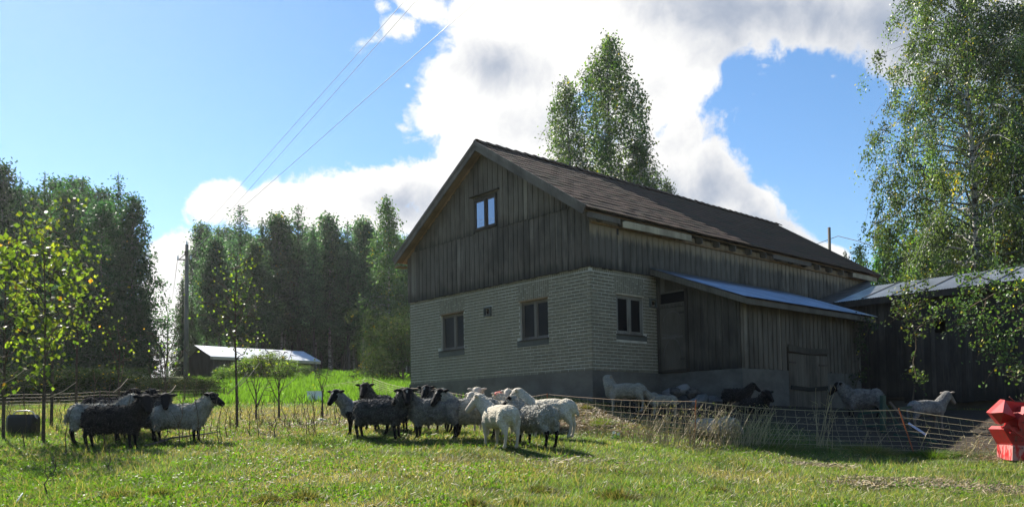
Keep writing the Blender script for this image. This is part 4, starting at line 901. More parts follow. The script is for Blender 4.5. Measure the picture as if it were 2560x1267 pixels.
for i in range(14):
    px = 370+i*45+rng.uniform(-12, 12)
    if 500 < px < 780 and i % 2 or px < 470: continue
    ftree(px, 945+rng.uniform(-12, 6), 47+rng.uniform(-1, 3), bush[i % 3], 'bush', 'low dark bush in the undergrowth along the forest foot', 'undergrowth bushes along the forest foot', 1.6, 'bush', 3.)
darkb = [make_tree('dark_bush', 160+i, 3., 1.7, .03, 60, 6, 6000, .12, .05, .3, clump=.14, hang=.2, cols=GREENS*(.32, .38, .3), leafmat='leaf_dark', barkm='dark_bark', multi=4, prof=lambda t: (1-t*.5), rise=(1.2, .6)) for i in range(2)]  # leaf tones cut to put the darkness under the forest into the colour
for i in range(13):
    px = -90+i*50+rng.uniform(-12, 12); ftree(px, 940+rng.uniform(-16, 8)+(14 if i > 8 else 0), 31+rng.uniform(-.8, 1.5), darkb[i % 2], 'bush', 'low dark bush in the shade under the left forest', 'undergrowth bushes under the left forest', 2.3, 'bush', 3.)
# trees behind the viewer's shoulders that the barn windows mirror and that keep the low sky off the shaded walls
for i in range(22):
    an = R(122+i*7.6); rr = 44+rng.uniform(0, 9); x, y = rr*math.sin(an), rr*math.cos(an); tree('birch', densem[i % 3], (x, y, H(x, y)-.2), 1.1, rng.uniform(0, 6), 'tree of the wood behind the viewer', 'tree', 'trees behind the viewer', 1.5)

# --- leafy branches hanging before the wing wall
def branch_leaves(name, polys_px, t, nleaf, leaf, clump, label, cat, cols, bark_='twig', leafmat='leaf', r0=.02, seed=1, yellow=.04, down=.25, asp=.7, group=None, tj=.6):
    rs = np.random.RandomState(seed); polys = []; C = []; o = U(polys_px[0][0][0], polys_px[0][0][1], t)
    tot = sum(sum(math.hypot(p[k+1][0]-p[k][0], p[k+1][1]-p[k][1]) for k in range(len(p)-1)) for p in polys_px)
    for p in polys_px:
        tt = t+rs.uniform(-tj, tj); P = np.array([U(a, b_, tt+(t-tt)*(1 if k == 0 else .0)) for k, (a, b_) in enumerate(p)]); seg = np.linspace(0, 1, len(P)); s = np.linspace(0, 1, 14); Q = np.stack([np.interp(s, seg, P[:, k]) for k in range(3)], 1)
        Q[1:] += rs.normal(size=(13, 3))*.02; polys.append((Q-o, r0, .004)); ln_ = sum(math.hypot(p[k+1][0]-p[k][0], p[k+1][1]-p[k][1]) for k in range(len(p)-1)); m = int(nleaf*ln_/tot)
        for k in range(int(10+ln_/14)):
            s0 = rs.uniform(.1, 1); a = np.array([np.interp(s0, s, Q[:, k2]) for k2 in range(3)]); d = rs.normal(size=3)*(.8, .8, .6); e = a+d*clump*1.6; polys.append((np.array([a, (a+e)/2+rs.normal(size=3)*.02, e])-o, .006, .002)); mm = max(2, int(m/int(10+ln_/14))); q_ = rs.uniform(.2, 1.1, mm)[:, None]; C.append(a+(e-a)*q_+rs.normal(size=(mm, 3))*clump*.5-o)
    C = np.concatenate(C); V, F_ = leaf_quads(rs, C, leaf, down, asp); cc = cols[rs.randint(0, len(cols), len(C))]*np.exp(rs.normal(size=len(C))*.3)[:, None]; ym = rs.uniform(size=len(C)) < yellow; cc[ym] = (.40, .32, .04)
    e = empty(name, tuple(o), 0, label, cat, group); link('crown', np_mesh(name+'_crown', V, F_, np.repeat(cc, 4, 0)), e, M[leafmat]); Vt, Ft = tubes_np(polys, 4); link('branch', np_mesh(name+'_branch', Vt, Ft), e, M[bark_]); return e
VC = np.array([(.06, .10, .03), (.085, .125, .035), (.045, .08, .035)])
branch_leaves('shade_tree', [[(2620, 1010), (2600, 850), (2560, 720), (2500, 660)], [(2600, 850), (2540, 760), (2470, 720), (2390, 745), (2330, 790)], [(2560, 760), (2490, 800), (2450, 870), (2520, 930)], [(2580, 800), (2510, 850), (2540, 920)], [(2560, 730), (2450, 690), (2410, 700)], [(2600, 900), (2540, 930), (2530, 950)], [(2470, 740), (2440, 830), (2480, 880)], [(2500, 730), (2420, 770), (2440, 800), (2370, 820)]], 19.5, 2300, .08, .17,
              'sparse dark green tree leaning in from the right before the dark wing wall', 'tree', VC, seed=4)
branch_leaves('shade_tree', [[(2280, 1010), (2290, 860), (2275, 760), (2260, 690)], [(2290, 800), (2250, 770), (2232, 755)], [(2280, 780), (2310, 740), (2320, 700)], [(2285, 830), (2330, 790), (2350, 800)], [(2275, 760), (2240, 790), (2270, 805)]], 20.5, 800, .08, .15,
              'small leafy sapling against the left part of the wing wall', 'tree', VC, seed=6)
branch_leaves('ivy_clump', [[(2140, 980), (2150, 880), (2160, 800)], [(2150, 880), (2175, 820), (2150, 800)]], 24.0, 420, .09, .16, 'dark climbing leaves at the corner of the pale lean-to under its eave', 'climber', VC*.45, seed=8)

# ================================================================== SAPLINGS AND STEMS ON THE LEFT
SG = np.array([(.10, .155, .025), (.14, .20, .03), (.07, .12, .025), (.17, .20, .03)])
def sap(px, py, top, seed, Rr, nleaf, label, cb=.28, leaf=.085, cols=SG, lean=(0, 0), nprim=20, sparse=1., name='sapling', group=None):
    p = place(px, py); t = p[1]; zt = U(px, top, t)[2]; Hs = zt-p[2]
    ms = make_tree('sapling_%d' % seed, seed, Hs, Rr, cb, nprim, 4, nleaf, leaf, .035, .15, clump=.11, hang=.12, rise=((1.0, .75) if nprim > 8 else (2.6, 2.2)), cols=cols, yellow=.015, ycol=(.40, .22, .03), barkm='twig', leafmat='leaf_bright', asp=.72, prof=lambda t_: (1-t_)**.5*(.6+.4*min(1, t_*2)), lean=lean, sparse=sparse, cl_jit=.2)
    return tree(name, ms, p, 1, 0, label, 'sapling', group, 1)
sap(108, 1106, 560, 201, 1.05, 620, 'yellow green leafy sapling standing closest to the black tub', leaf=.115)
sap(128, 1067, 500, 202, 1.0, 330, 'taller thin sapling with sparse top leaves just right of the closest one', .35, leaf=.11)
sap(8, 1095, 600, 203, 1.0, 480, 'leafy sapling at the left frame edge beside the tub', .2, leaf=.11)
sap(190, 1050, 640, 205, .5, 240, 'thin sapling with few leaves right of the leafy group', .4)
sap(592, 1070, 640, 206, .75, 330, 'tall slender sapling with small pale leaves in front of the small shed', .36, leaf=.06, cols=SG*.9)
sap(298, 1062, 850, 207, .45, 60, 'thin bare sapling with a few leaves among the left sheep', .3, leaf=.06, nprim=7)
sap(412, 1075, 868, 208, .4, 40, 'thin nearly bare sapling behind the rump of the right pale sheep', .3, leaf=.06, nprim=7)
sap(640, 1052, 960, 209, .35, 24, 'forked bare stem right of the slender sapling', .25, leaf=.05, nprim=6)
sap(697, 1050, 935, 210, .5, 40, 'short bushy bare sapling between the slender one and the white box', .3, leaf=.05, nprim=7)
sap(806, 1045, 958, 211, .2, 14, 'single dark stem just right of the white box', .5, leaf=.05, nprim=4)
def stem_mesh(seed, h, forks, r=.011):
    rs = np.random.RandomState(seed); s = np.linspace(0, 1, 7)[:, None]; P = np.array([[0, 0, 0]])+s*np.array([[rs.uniform(-.12, .12), rs.uniform(-.1, .1), 1]])*h; P[1:-1, :2] += rs.normal(size=(5, 2))*.02; polys = [(P, r, .003)]
    for k in range(forks):
        a = P[rs.randint(2, 6)]; d = np.array([rs.uniform(-.5, .5), rs.uniform(-.4, .4), rs.uniform(.4, 1)])*h*.3; polys.append((np.array([a, a+d*.5, a+d+rs.normal(size=3)*.02]), r*.6, .002))
    V, F_ = tubes_np(polys, 4); me = np_mesh('dry_stem', V, F_); me.materials.append(M['twig']); return me
sm = [stem_mesh(300+i, 1., (0, 2, 4, 1, 3)[i]) for i in range(5)]
def stem(px, py, top, label='thin dry brown stem among the left sheep and saplings', group='dry stems on the left pasture', k=None, tilt=0):
    p = place(px, py); h = U(px, top, p[1])[2]-p[2]; o = link('dry_stem', sm[rng.randrange(5) if k is None else k], None, None, tuple(p)); o.scale = (1, 1, h); o.rotation_euler = (rng.uniform(-.08, .08), tilt+rng.uniform(-.08, .08), rng.uniform(0, 6)); return tag(o, label, 'stem', group)
for (px, py, tp_) in [(62, 1120, 1010), (165, 1140, 1000), (235, 1100, 930), (262, 1120, 920), (345, 1105, 950), (375, 1085, 880), (450, 1118, 955), (455, 1100, 905), (478, 1105, 955), (492, 1112, 930), (508, 1100, 960), (548, 1112, 990), (556, 1105, 985), (568, 1095, 1000),
                      (530, 1085, 1010), (625, 1090, 1010), (645, 1095, 1000), (688, 1092, 990), (712, 1070, 985), (735, 1060, 975), (742, 1062, 990), (768, 1092, 975), (775, 1085, 990), (783, 1095, 985), (790, 1090, 980), (815, 1040, 980), (838, 1070, 975), (845, 1065, 990), (395, 1120, 1060), (412, 1115, 1050),
                      (322, 1110, 975), (150, 1060, 990), (205, 1058, 1000), (28, 1060, 1000), (3, 1080, 1000), (605, 1050, 985), (655, 1040, 990), (760, 1045, 985), (860, 1045, 985), (875, 1035, 985), (720, 1100, 1050), (130, 1190, 1120), (118, 1240, 1150), (275, 1180, 1110)]: stem(px, py, tp_)
stem(166, 1226, 1190, 'short upright dark twig stub in the near left grass', None, 0); stem(482, 1178, 1150, 'tiny dark twig stub in the grass below the left sheep', None, 0)
# pale dead branches slanting up
for (a, b_, t, lb) in [((125, 992), (190, 955), 15.5, 'pale bare branch slanting up beside the black tub sapling'), ((5, 958), (60, 925), 15.5, 'pale bare branch slanting up at the left frame edge'), ((60, 950), (110, 915), 16, 'second pale bare branch left of the leafy sapling stem'), ((283, 980), (320, 945), 16, 'pale slanting twig above the left sheep'),
                       ((568, 985), (620, 930), 17, 'pale slanting branch touching the slender sapling'), ((598, 965), (650, 905), 17.2, 'upper pale slanting branch right of the slender sapling'), ((697, 978), (742, 940), 19, 'pale slanting branch left of the white box'), ((418, 985), (440, 962), 16, 'small pale twig above the back of the right pale sheep')]:
    A, B = Pt(*a, t), Pt(*b_, t+.3); m_ = (A+B)/2+Vector((0, 0, -.03)); tag(MB().tube([A, m_, B], .012, .005, 5).build('bare_branch', M['pale_wood'], None, True), lb, 'branch')
A, B = place(362, 1119), place(500, 1095); tag(MB().tube([Vector(A)+Vector((0, 0, .03)), (Vector(A)+Vector(B))/2+Vector((0, 0, .10)), Vector(B)+Vector((0, 0, .07)), Vector(B)+Vector((.3, .2, .12))], .022, .01, 6).build('fallen_branch', M['trim'], None, True), 'grey fallen branch lying in front of the left sheep', 'branch')
A = place(42, 1264); A = Vector(A); tag(MB().tube([A+Vector((-.05, 0, .0)), A+Vector((0, .02, .05)), A+Vector((.03, .06, .13))], .012, .006, 6).build('pale_stick', M['white_plastic'], None, True), 'curved white stick in the near left corner of the grass', 'stick')

# ================================================================== TUB, BOX, STONES, MACHINES
p = place(58, 1084); t = p[1]; e = empty('feed_tub', tuple(p), R(-6), 'black plastic tub with a tubular metal handle at the left', 'tub')
mb = MB(); w, h, d = .27, .37, .2; v0 = len(mb.v)
ring = []
for (z, sx) in ((0, .9), (.03, 1), (h*.5, 1.03), (h-.06, 1.0), (h, .86)):
    for k in range(16):
        a_ = 2*math.pi*k/16; c_, s_ = math.cos(a_), math.sin(a_); mb.v.append((w*sx*math.copysign(abs(c_)**.45, c_), d*sx*math.copysign(abs(s_)**.45, s_), z))
for j in range(4):
    for k in range(16): mb.f.append((16*j+k, 16*j+(k+1) % 16, 16*j+16+(k+1) % 16, 16*j+16+k))
mb.f.append(tuple(range(16))[::-1]); mb.f.append(tuple(range(64, 80)))
mb.build('shell', M['black_plastic'], e)
MB().tube([(-.24, 0, h-.06), (-.21, 0, h+.01), (-.14, 0, h+.07), (.1, 0, h+.075), (.2, 0, h+.05), (.28, -.03, h-.05), (.34, -.06, h-.08)], .012, n=8).build('handle', M['tube_metal'], e, True)
p = place(788, 1001); e = empty('plastic_box', tuple(p), R(8), 'white plastic box lying in the sunlit grass left of the sheep', 'box')
mb = MB().box(-.22, .22, -.15, .15, 0, .26); mb.build('body', M['white_plastic'], e); MB().box(-.235, .235, -.165, .165, .26, .285).build('lid', M['white_plastic'], e)
def rock(name, p, s, mat, label=None, cat='stone', group=None, seed=0, parent=None):
    rs = random.Random(seed); import bmesh; bm = bmesh.new(); bmesh.ops.create_icosphere(bm, subdivisions=2, radius=1)
    for v in bm.verts:
        n_ = mnoise.noise(Vector(v.co)*1.3+Vector((seed*3.1, 0, 0))); v.co = Vector((v.co.x*s[0], v.co.y*s[1], v.co.z*s[2]))*(1+.35*n_)
    me = bpy.data.meshes.new(name); bm.to_mesh(me); bm.free(); o = link(name, me, parent, mat, tuple(p)); o.rotation_euler = (0, 0, rs.uniform(0, 6))
    return tag(o, label, cat, group) if label else o
rock('field_stone', place(803, 1052)+np.array([0, 0, .0]), (.17, .13, .07), M['stone_pale'], 'flat pale stone in the dry grass below the white box')
rock('field_stone', place(742, 1055), (.06, .05, .03), M['stone_pale'], 'small pale stone left of the flat one', seed=3)
# rubble heap by the panelled door
hp = at(1705, 21.0); e = empty('rubble_heap', tuple(hp), 0, 'dark heap of stones and earth under the panelled door of the lean-to', 'heap')
k = 0
for j in range(26):
    a_ = rng.uniform(0, 6.28); r_ = rng.uniform(0, 1)**.6; x, y = 1.0*r_*math.cos(a_), .45*r_*math.sin(a_); s = rng.uniform(.10, .24); rock('stone', (x, y, .42*(1-r_)+.02), (s, s*.8, s*.7), M['stone'] if j % 3 else M['dark_bark'], None, seed=20+j, parent=e)
MB().prism([(-1.1, -.5, -.3), (1.1, -.5, -.3), (1.1, .5, -.3), (-1.1, .5, -.3)], (0, 0, .4)).build('earth', M['dark_bark'], e)
def px_prism(mb, pts, t, depth):
    P = [U(a, b_, t) for a, b_ in pts]; d = np.array([.0, depth, 0]); mb.prism([Vector(q) for q in P], Vector(d)); return mb
e = empty('farm_machine', (0, 0, 0), 0, 'red farm implement with angular sheet hoppers at the right frame edge behind the netting', 'farm machine')
mc = at(2550, 15.6); TT = 15.4
def rbuild(name, pts, t, depth, mat):
    mb = MB(); px_prism(mb, pts, t, depth); o = mb.build(name, mat, e); return o
rbuild('base_plate', [(2531, 1150), (2532, 1112), (2680, 1118), (2680, 1160)], TT, .5, M['red_worn'])
rbuild('lower_hopper', [(2531, 1111), (2509, 1072), (2518, 1064), (2560, 1070), (2680, 1076), (2680, 1117)], TT+.05, .5, M['red'])
rbuild('flap', [(2508, 1071), (2506, 1066), (2520, 1059), (2560, 1090), (2556, 1094), (2523, 1070)], TT-.08, .05, M['red'])
rbuild('rim', [(2526, 1082), (2526, 1079), (2680, 1086), (2680, 1089)], TT-.1, .03, M['red'])
rbuild('rim', [(2531, 1112), (2531, 1109), (2680, 1115), (2680, 1118)], TT+.0, .06, M['red'])
rbuild('upper_hopper', [(2546, 1062), (2546, 1048), (2575, 1015), (2680, 1000), (2680, 1076), (2552, 1076)], TT+.0, .45, M['red'])
rbuild('chute', [(2512, 1000), (2560, 1006), (2600, 1020), (2600, 1060), (2541, 1043)], TT+.35, .25, M['red'])
A = [U(*q, TT+.1) for q in ((2476, 1032), (2512, 999), (2541, 1043), (2501, 1061))]; Cc = U(2507, 1030, TT-.22); mb = MB(); vs = [Vector(q) for q in A]+[Vector(Cc)]+[Vector(q)+Vector((.12, .35, .02)) for q in A]; mb.v = [tuple(q) for q in vs]
mb.f = [(0, 1, 4), (1, 2, 4), (2, 3, 4), (3, 0, 4), (0, 5, 6, 1), (1, 6, 7, 2), (2, 7, 8, 3), (3, 8, 5, 0), (5, 8, 7, 6)]; mb.build('pyramid_cap', M['red'], e)
MB().tube([Pt(2523, 991, TT), Pt(2537, 1004, TT), Pt(2620, 1012, TT)], .008, n=5).build('lever', M['red'], e)
for q in ((2540, 1100), (2556, 1101), (2512, 1074), (2552, 1072), (2558, 1055), (2536, 1118), (2556, 1119)): MB().tube([Pt(q[0], q[1], TT-.07), Pt(q[0], q[1], TT+.12)], .012, n=8).build('bolt', M['iron'], e, True)
for q in ((2548, 1148), (2600, 1152)): MB().tube([Pt(q[0], q[1]-20, TT+.2), Vector((Pt(*q, TT+.2).x, Pt(*q, TT+.2).y, H(*Pt(*q, TT+.2)[:2])-.05))], .03, n=6).build('leg', M['red_worn'], e)
# origin of the machine at its foot
def recenter(e, c):
    e.location = c
    for o in e.children: o.location = Vector(o.location)-Vector(c)
recenter(e, tuple(mc))
ge = empty('hay_rack', (0, 0, 0), 0, 'dark green iron rack with a short blue white bar behind the right netting', 'iron rack')
def gb(a, b_, w=.05, m_='green_iron', nm='bar', t0=18.6, t1=18.6): MB().beam(Pt(*a, t0), Pt(*b_, t1), w, w).build(nm, M[m_], ge)
gb((2207, 988), (2207, 1110), .09, nm='post'); gb((2150, 1033), (2150, 1105), .07, nm='post', t0=19.2, t1=19.2); gb((2148, 1034), (2206, 1026), .05, t0=19.2, t1=18.6); gb((2150, 1066), (2245, 1058), .05, t0=19.2, t1=18.4)
gb((2245, 1022), (2278, 1017), .06); gb((2240, 1062), (2345, 1108), .06, t0=18.4, t1=17.8); gb((2150, 1100), (2245, 1092), .05, t0=19.2, t1=18.4); gb((2235, 1085), (2360, 1125), .05, t0=18.4, t1=17.6); gb((2250, 1040), (2320, 1090), .04, t0=18.4, t1=18.2)
gb((2205, 1000), (2250, 1070), .05); gb((2271, 1057), (2315, 1086), .045, 'blue_bar', 'blue_bar', 17.9, 17.8); gb((2224, 1004), (2262, 1048), .05, 'trim', 'plank', 18.3, 18.2)
recenter(ge, tuple(at(2220, 18.6)))

# ================================================================== NETTING AND WIRE FENCE
def cable(p, q_, sag, r, n, jit=.0, sides=4):
    p, q_ = Vector(p), Vector(q_); pts = []
    for k in range(n+1):
        s = k/n; w = p.lerp(q_, s); w.z -= sag*4*s*(1-s); w += Vector((rng.uniform(-jit, jit), rng.uniform(-jit, jit), rng.uniform(-jit, jit))); pts.append(w)
    return pts
nf = empty('sheep_netting', (0, 0, 0), 0, 'sagging electric sheep netting with rusty orange posts crossing behind the flock and along the yard', 'netting')
posts = [(700, 975, 32, 0), (932, 945, 29, 0), (1083, 969, 22.8, 0), (1368, 985, 18.6, 0), (1740, 1003, 16.4, -.06), (2247, 1024, 17.0, .28), (2530, 1062, 15.9, 0), (2900, 1080, 15.4, 0)]
hts = [.0, .16, .31, .45, .57, .67, .77, .87]  # below the top cord
PT = []
for (px, top, t, ln_) in posts:
    T_ = Vector(U(px, top, t)); g = H(T_.x, T_.y); B_ = Vector((T_.x+ln_, T_.y, g-.05)); PT.append((T_, B_, g))
    MB().tube([B_, T_+Vector((0, 0, .03))], .013, .012, 6).build('post', M['orange'], nf)
for i in range(len(PT)-1):
    (A, a0, ga), (B, b0, gb_) = PT[i], PT[i+1]; L_ = (A-B).length; ha, hb = A.z-ga, B.z-gb_; nseg = max(6, int(L_/.5)); sag = (.045, .10, .17, .06, .10, .02, .04)[i]*min(1.3, L_/5)
    rows = []; near = i >= 2
    for j, hh in enumerate(hts):
        fa, fb_ = hh/.9, hh/.9
        pa, pb = A+Vector((0, 0, -ha*fa))+(a0-A)*0, B+Vector((0, 0, -hb*fb_)); pa.x = A.x+(a0.x-A.x)*fa; pb.x = B.x+(b0.x-B.x)*fb_
        pts = cable(pa, pb, sag*(1-.75*fa), .0, nseg*2, .006 if j else .003); 
        for w in pts: w.z = max(w.z, H(w.x, w.y)+.02)
        rows.append(pts); MB().tube(pts, (.006 if j == 0 else .0042), n=4, cap=False).build('cord', M['net'] if i < 4 else M['net_pale'], nf)
    nv = int(L_/.205) if near else int(L_/.45)
    for k in range(1, nv):
        s = k/nv*(len(rows[0])-1); a_ = int(s); fr = s-a_; pts = [r_[a_].lerp(r_[min(a_+1, len(r_)-1)], fr)+Vector((rng.uniform(-.012, .012), 0, 0)) for r_ in rows]
        MB().tube(pts, .0038, n=3, cap=False).build('tie_cord', M['net_pale'], nf)
recenter(nf, tuple(PT[3][1]))
wf = empty('wire_fence', (0, 0, 0), 0, 'thin multi strand wire fence on dark sticks below the left forest', 'fence')
WP = [Vector(U(a, b_, c)) for a, b_, c in ((-150, 985, 27), (60, 985, 27.5), (250, 978, 28), (400, 974, 28.5), (560, 970, 30), (700, 975, 32))]
for w in WP: g = H(w.x, w.y); MB().tube([(w.x, w.y, g-.1), (w.x, w.y, w.z+.05)], .025, .02, 5).build('post', M['dark_wood'], wf)
for i in range(len(WP)-1):
    for j in range(7):
        pa, pb = WP[i].copy(), WP[i+1].copy(); pa.z -= .11*j; pb.z -= .11*j; MB().tube(cable(pa, pb, .03, 0, 8, .004), .0045, n=3, cap=False).build('wire_strand', M['net_pale'], wf)
recenter(wf, tuple(WP[2]-Vector((0, 0, .8))))

# ================================================================== SHEEP
def chain(p, q_, r0, r1, n): return [(tuple(Vector(p).lerp(Vector(q_), i/(n-1))), (r0+(r1-r0)*i/(n-1),)*3) for i in range(n)]
def make_sheep(seed, wool_m, face_m, leg_m=None, hyaw=0, hpitch=32, neck_up=.0, lie=False, fat=1., stride=0., lamb=False, shorn=False, blaze=None, cap=None, patch=None):
    import bmesh
    rs = random.Random(seed); S = []  # (centre, radii, part)  part 0 wool 1 face 2 leg
    z0 = -.30 if lie else 0
    def add(l, part): S.extend([(c, r, part) for c, r in l])
    thin = .86 if shorn else 1
    add([((-.12, 0, .50+z0), (.36, .205*fat*thin, .215*thin)), ((.12, 0, .50+z0), (.28, .20*fat*thin, .22*thin)), ((-.33, 0, .52+z0), (.19, .195*fat*thin, .205*thin)), ((.31, 0, .51+z0), (.155, .165*thin, .20*thin)), ((-.05, 0, .60+z0), (.34, .13, .12*thin))], 0)
    ny, np_ = R(hyaw)*.45, 0
    nb = Vector((.34, 0, .60+z0)); hd = Vector((.34+.20*math.cos(ny), .20*math.sin(ny), .795+neck_up+z0)); add(chain(nb, hd, .165*thin, .115, 6), 0)
    hy, hp_ = R(hyaw), R(hpitch); f = Vector((math.cos(hy)*math.cos(hp_), math.sin(hy)*math.cos(hp_), -math.sin(hp_))); sd_ = Vector((-math.sin(hy), math.cos(hy), 0)); up = f.cross(sd_)*-1; up = sd_.cross(f)*-1 if up.z < 0 else up
    hc = hd+f*.05+Vector((0, 0, .03)); add([(tuple(hc-f*.01+Vector((0, 0, .012))), (.098, .09, .094))], 1); add(chain(hc+f*.03, hc+f*.215-Vector((0, 0, .055)), .080, .050, 6), 1)
    for s_ in (-1, 1):
        a_ = hc+sd_*.07*s_+Vector((0, 0, .045))-f*.02; b_ = a_+sd_*.135*s_+Vector((0, 0, .015)); add(chain(a_, a_.lerp(b_, .6), .02, .031, 4), 1); add(chain(a_.lerp(b_, .6), b_, .031, .014, 3), 1)
    if cap: add([(tuple(hc-f*.02+Vector((0, 0, .055))), (.07, .07, .05))], 0)
    lg = .0
    if not lie:
        for s_ in (-1, 1):
            fx = .27+stride*s_*.08; add(chain((.27, .10*s_, .42), (fx, .105*s_, .26), .075, .038, 5), 0 if not shorn else 2); add(chain((fx, .105*s_, .27), (fx+.01, .105*s_, .055), .034, .024, 9), 2); add(chain((fx+.02, .105*s_, .045), (fx+.035, .105*s_, .022), .032, .030, 3), 2)
            bx = -.38-stride*s_*.07; add(chain((-.34, .10*s_, .44), (bx-.03, .105*s_, .30), .11, .055, 5), 0); add(chain((bx-.03, .105*s_, .30), (bx-.065, .105*s_, .235), .048, .036, 4), 2); add(chain((bx-.065, .105*s_, .235), (bx-.03, .105*s_, .055), .033, .024, 8), 2); add(chain((bx-.02, .105*s_, .045), (bx, .105*s_, .022), .032, .030, 3), 2)
    else:
        for s_ in (-1, 1): add(chain((.30, .13*s_, .12), (.42, .15*s_, .05), .06, .035, 5), 2); add(chain((-.2, .18*s_, .12), (-.02, .20*s_, .06), .08, .04, 5), 2)
    add(chain((-.49, 0, .56+z0), (-.545, 0, .40+z0), .042, .026, 5), 0)
    bm = bmesh.new()
    for c, r, _ in S:
        M_ = Matrix.Translation(c) @ Matrix.Diagonal((*r, 1)); bmesh.ops.create_icosphere(bm, subdivisions=2, radius=1.04, matrix=M_)
    me = bpy.data.meshes.new('tmp'); bm.to_mesh(me); bm.free(); o = bpy.data.objects.new('tmp', me); COL.objects.link(o)
    rm = o.modifiers.new('r', 'REMESH'); rm.mode = 'VOXEL'; rm.voxel_size = .0155; sm_ = o.modifiers.new('s', 'SMOOTH'); sm_.factor = .5; sm_.iterations = 3
    dg = bpy.context.evaluated_depsgraph_get(); out = bpy.data.meshes.new_from_object(o.evaluated_get(dg)); bpy.data.objects.remove(o); bpy.data.meshes.remove(me); out.name = 'sheep_body'
    n = len(out.vertices); V = np.empty(n*3, np.float32); out.vertices.foreach_get('co', V); V = V.reshape(-1, 3); best = np.full(n, 1e9); lab = np.zeros(n, int)
    for c, r, pt in S:
        d = (np.linalg.norm((V-np.array(c))/np.array(r), axis=1)-1)*min(r); m = d < best; best[m] = d[m]; lab[m] = pt
    N = np.empty(n*3, np.float32); out.vertices.foreach_get('normal', N); N = N.reshape(-1, 3)
    # lumpy fleece, ragged lower edge
    fl = np.array([mnoise.noise(Vector(v)*26+Vector((seed, 0, 0)))+.7*mnoise.noise(Vector(v)*9+Vector((0, seed, 0))) if l == 0 else 0 for v, l in zip(V, lab)]); amp = .004 if shorn else .017
    V = V+N*(fl*amp)[:, None].astype(np.float32); low = (lab == 0) & (N[:, 2] < -.3); V[low, 2] -= np.abs(fl[low]).astype(np.float32)*(.0 if shorn else .025)
    out.vertices.foreach_set('co', V.astype(np.float32).ravel())
    mats = [M[wool_m], M[face_m], M[leg_m or face_m]]; sl = {0: 0, 1: 1, 2: 2}
    if blaze: mats.append(M[blaze])
    if patch: mats.append(M[patch])
    for q_ in mats: out.materials.append(q_)
    nf_ = len(out.polygons); fc = np.empty(nf_*3, np.float32); out.polygons.foreach_get('center', fc); fc = fc.reshape(-1, 3); ls = np.empty(nf_, np.int32); out.polygons.foreach_get('loop_start', ls); lv = np.empty(len(out.loops), np.int32); out.loops.foreach_get('vertex_index', lv); fl_ = lab[lv[ls]]
    if blaze:   # white stripe down the nose / forehead
        rel = fc-np.array(hc); along = rel@np.array(f); side = rel@np.array(sd_); topz = rel[:, 2]+.2*along; m = (fl_ == 1) & (np.abs(side) < .013) & (topz > .03) & (along > .03); fl_[m] = 3
    if patch:   # pink paint mark on the crown
        rel = fc-np.array(hc); m = (fl_ <= 1) & (rel[:, 2] > .045) & (np.linalg.norm(rel, axis=1) < .14); fl_[m] = len(mats)-1
    out.polygons.foreach_set('material_index', fl_.astype(np.int32)); out.polygons.foreach_set('use_smooth', np.ones(nf_, bool)); out.update()
    fle = None
    if not shorn:   # short hanging locks over the fleece
        rr = np.random.RandomState(seed+9); wi = np.where(lab == 0)[0]; k_ = rr.choice(wi, min(2600, len(wi)), replace=False); c_ = V[k_]+N[k_]*.004; dn = N[k_]*.55+rr.normal(size=(len(k_), 3))*.45; dn[:, 2] -= .55; dn /= np.linalg.norm(dn, axis=1)[:, None]; sd2 = np.cross(dn, N[k_]+rr.normal(size=(len(k_), 3))*.3); sd2 /= np.linalg.norm(sd2, axis=1)[:, None]+1e-6
        ln_ = rr.uniform(.018, .045, len(k_))[:, None]; wd_ = rr.uniform(.006, .012, len(k_))[:, None]; Q = np.stack([c_-sd2*wd_, c_+sd2*wd_, c_+dn*ln_+sd2*wd_*.3, c_+dn*ln_-sd2*wd_*.3], 1).reshape(-1, 3); fle = np_mesh('fleece', Q, np.arange(4*len(k_)).reshape(-1, 4)); fle.materials.append(M[wool_m])
    ey = [tuple(hc+f*.055+sd_*.074*s_+Vector((0, 0, .02))) for s_ in (-1, 1)]; er_ = [tuple(hc+sd_*.12*s_+Vector((0, 0, .035))-f*.02) for s_ in (-1, 1)]
    return out, ey, er_, fle
eme = MB(); 
import bmesh as _bm
b_ = _bm.new(); _bm.ops.create_icosphere(b_, subdivisions=1, radius=.012); EYEM = bpy.data.meshes.new('eye'); b_.to_mesh(EYEM); b_.free(); EYEM.materials.append(M['eye'])
def sheep(label, px, py, heading, sc=1., t=None, tagged=False, group=None, **k):
    p = place(px, py) if t is None else at(px, t); me, ey, er_, fle = make_sheep(len(bpy.data.meshes), **k)
    o = tag(link('sheep' if not k.get('lamb') else 'lamb', me, None, None, (p[0], p[1], p[2]-.01)), label, 'sheep' if not k.get('lamb') else 'lamb', group); o.rotation_euler = (0, 0, R(heading)); o.scale = (sc, sc, sc)
    for q_ in ey: link('eye', EYEM, o, None, q_)
    if fle: link('fleece', fle, o)['kind'] = 'stuff'
    if tagged: MB().box(-.02, .02, -.004, .004, -.02, .02).build('ear_tag', M['pink'], o, loc=er_[1 if tagged == 1 else 0])
    return o
A_ = dict
GLf, GC_, GR = 'sheep of the left group', 'sheep of the big group before the barn', 'sheep in the shaded yard'
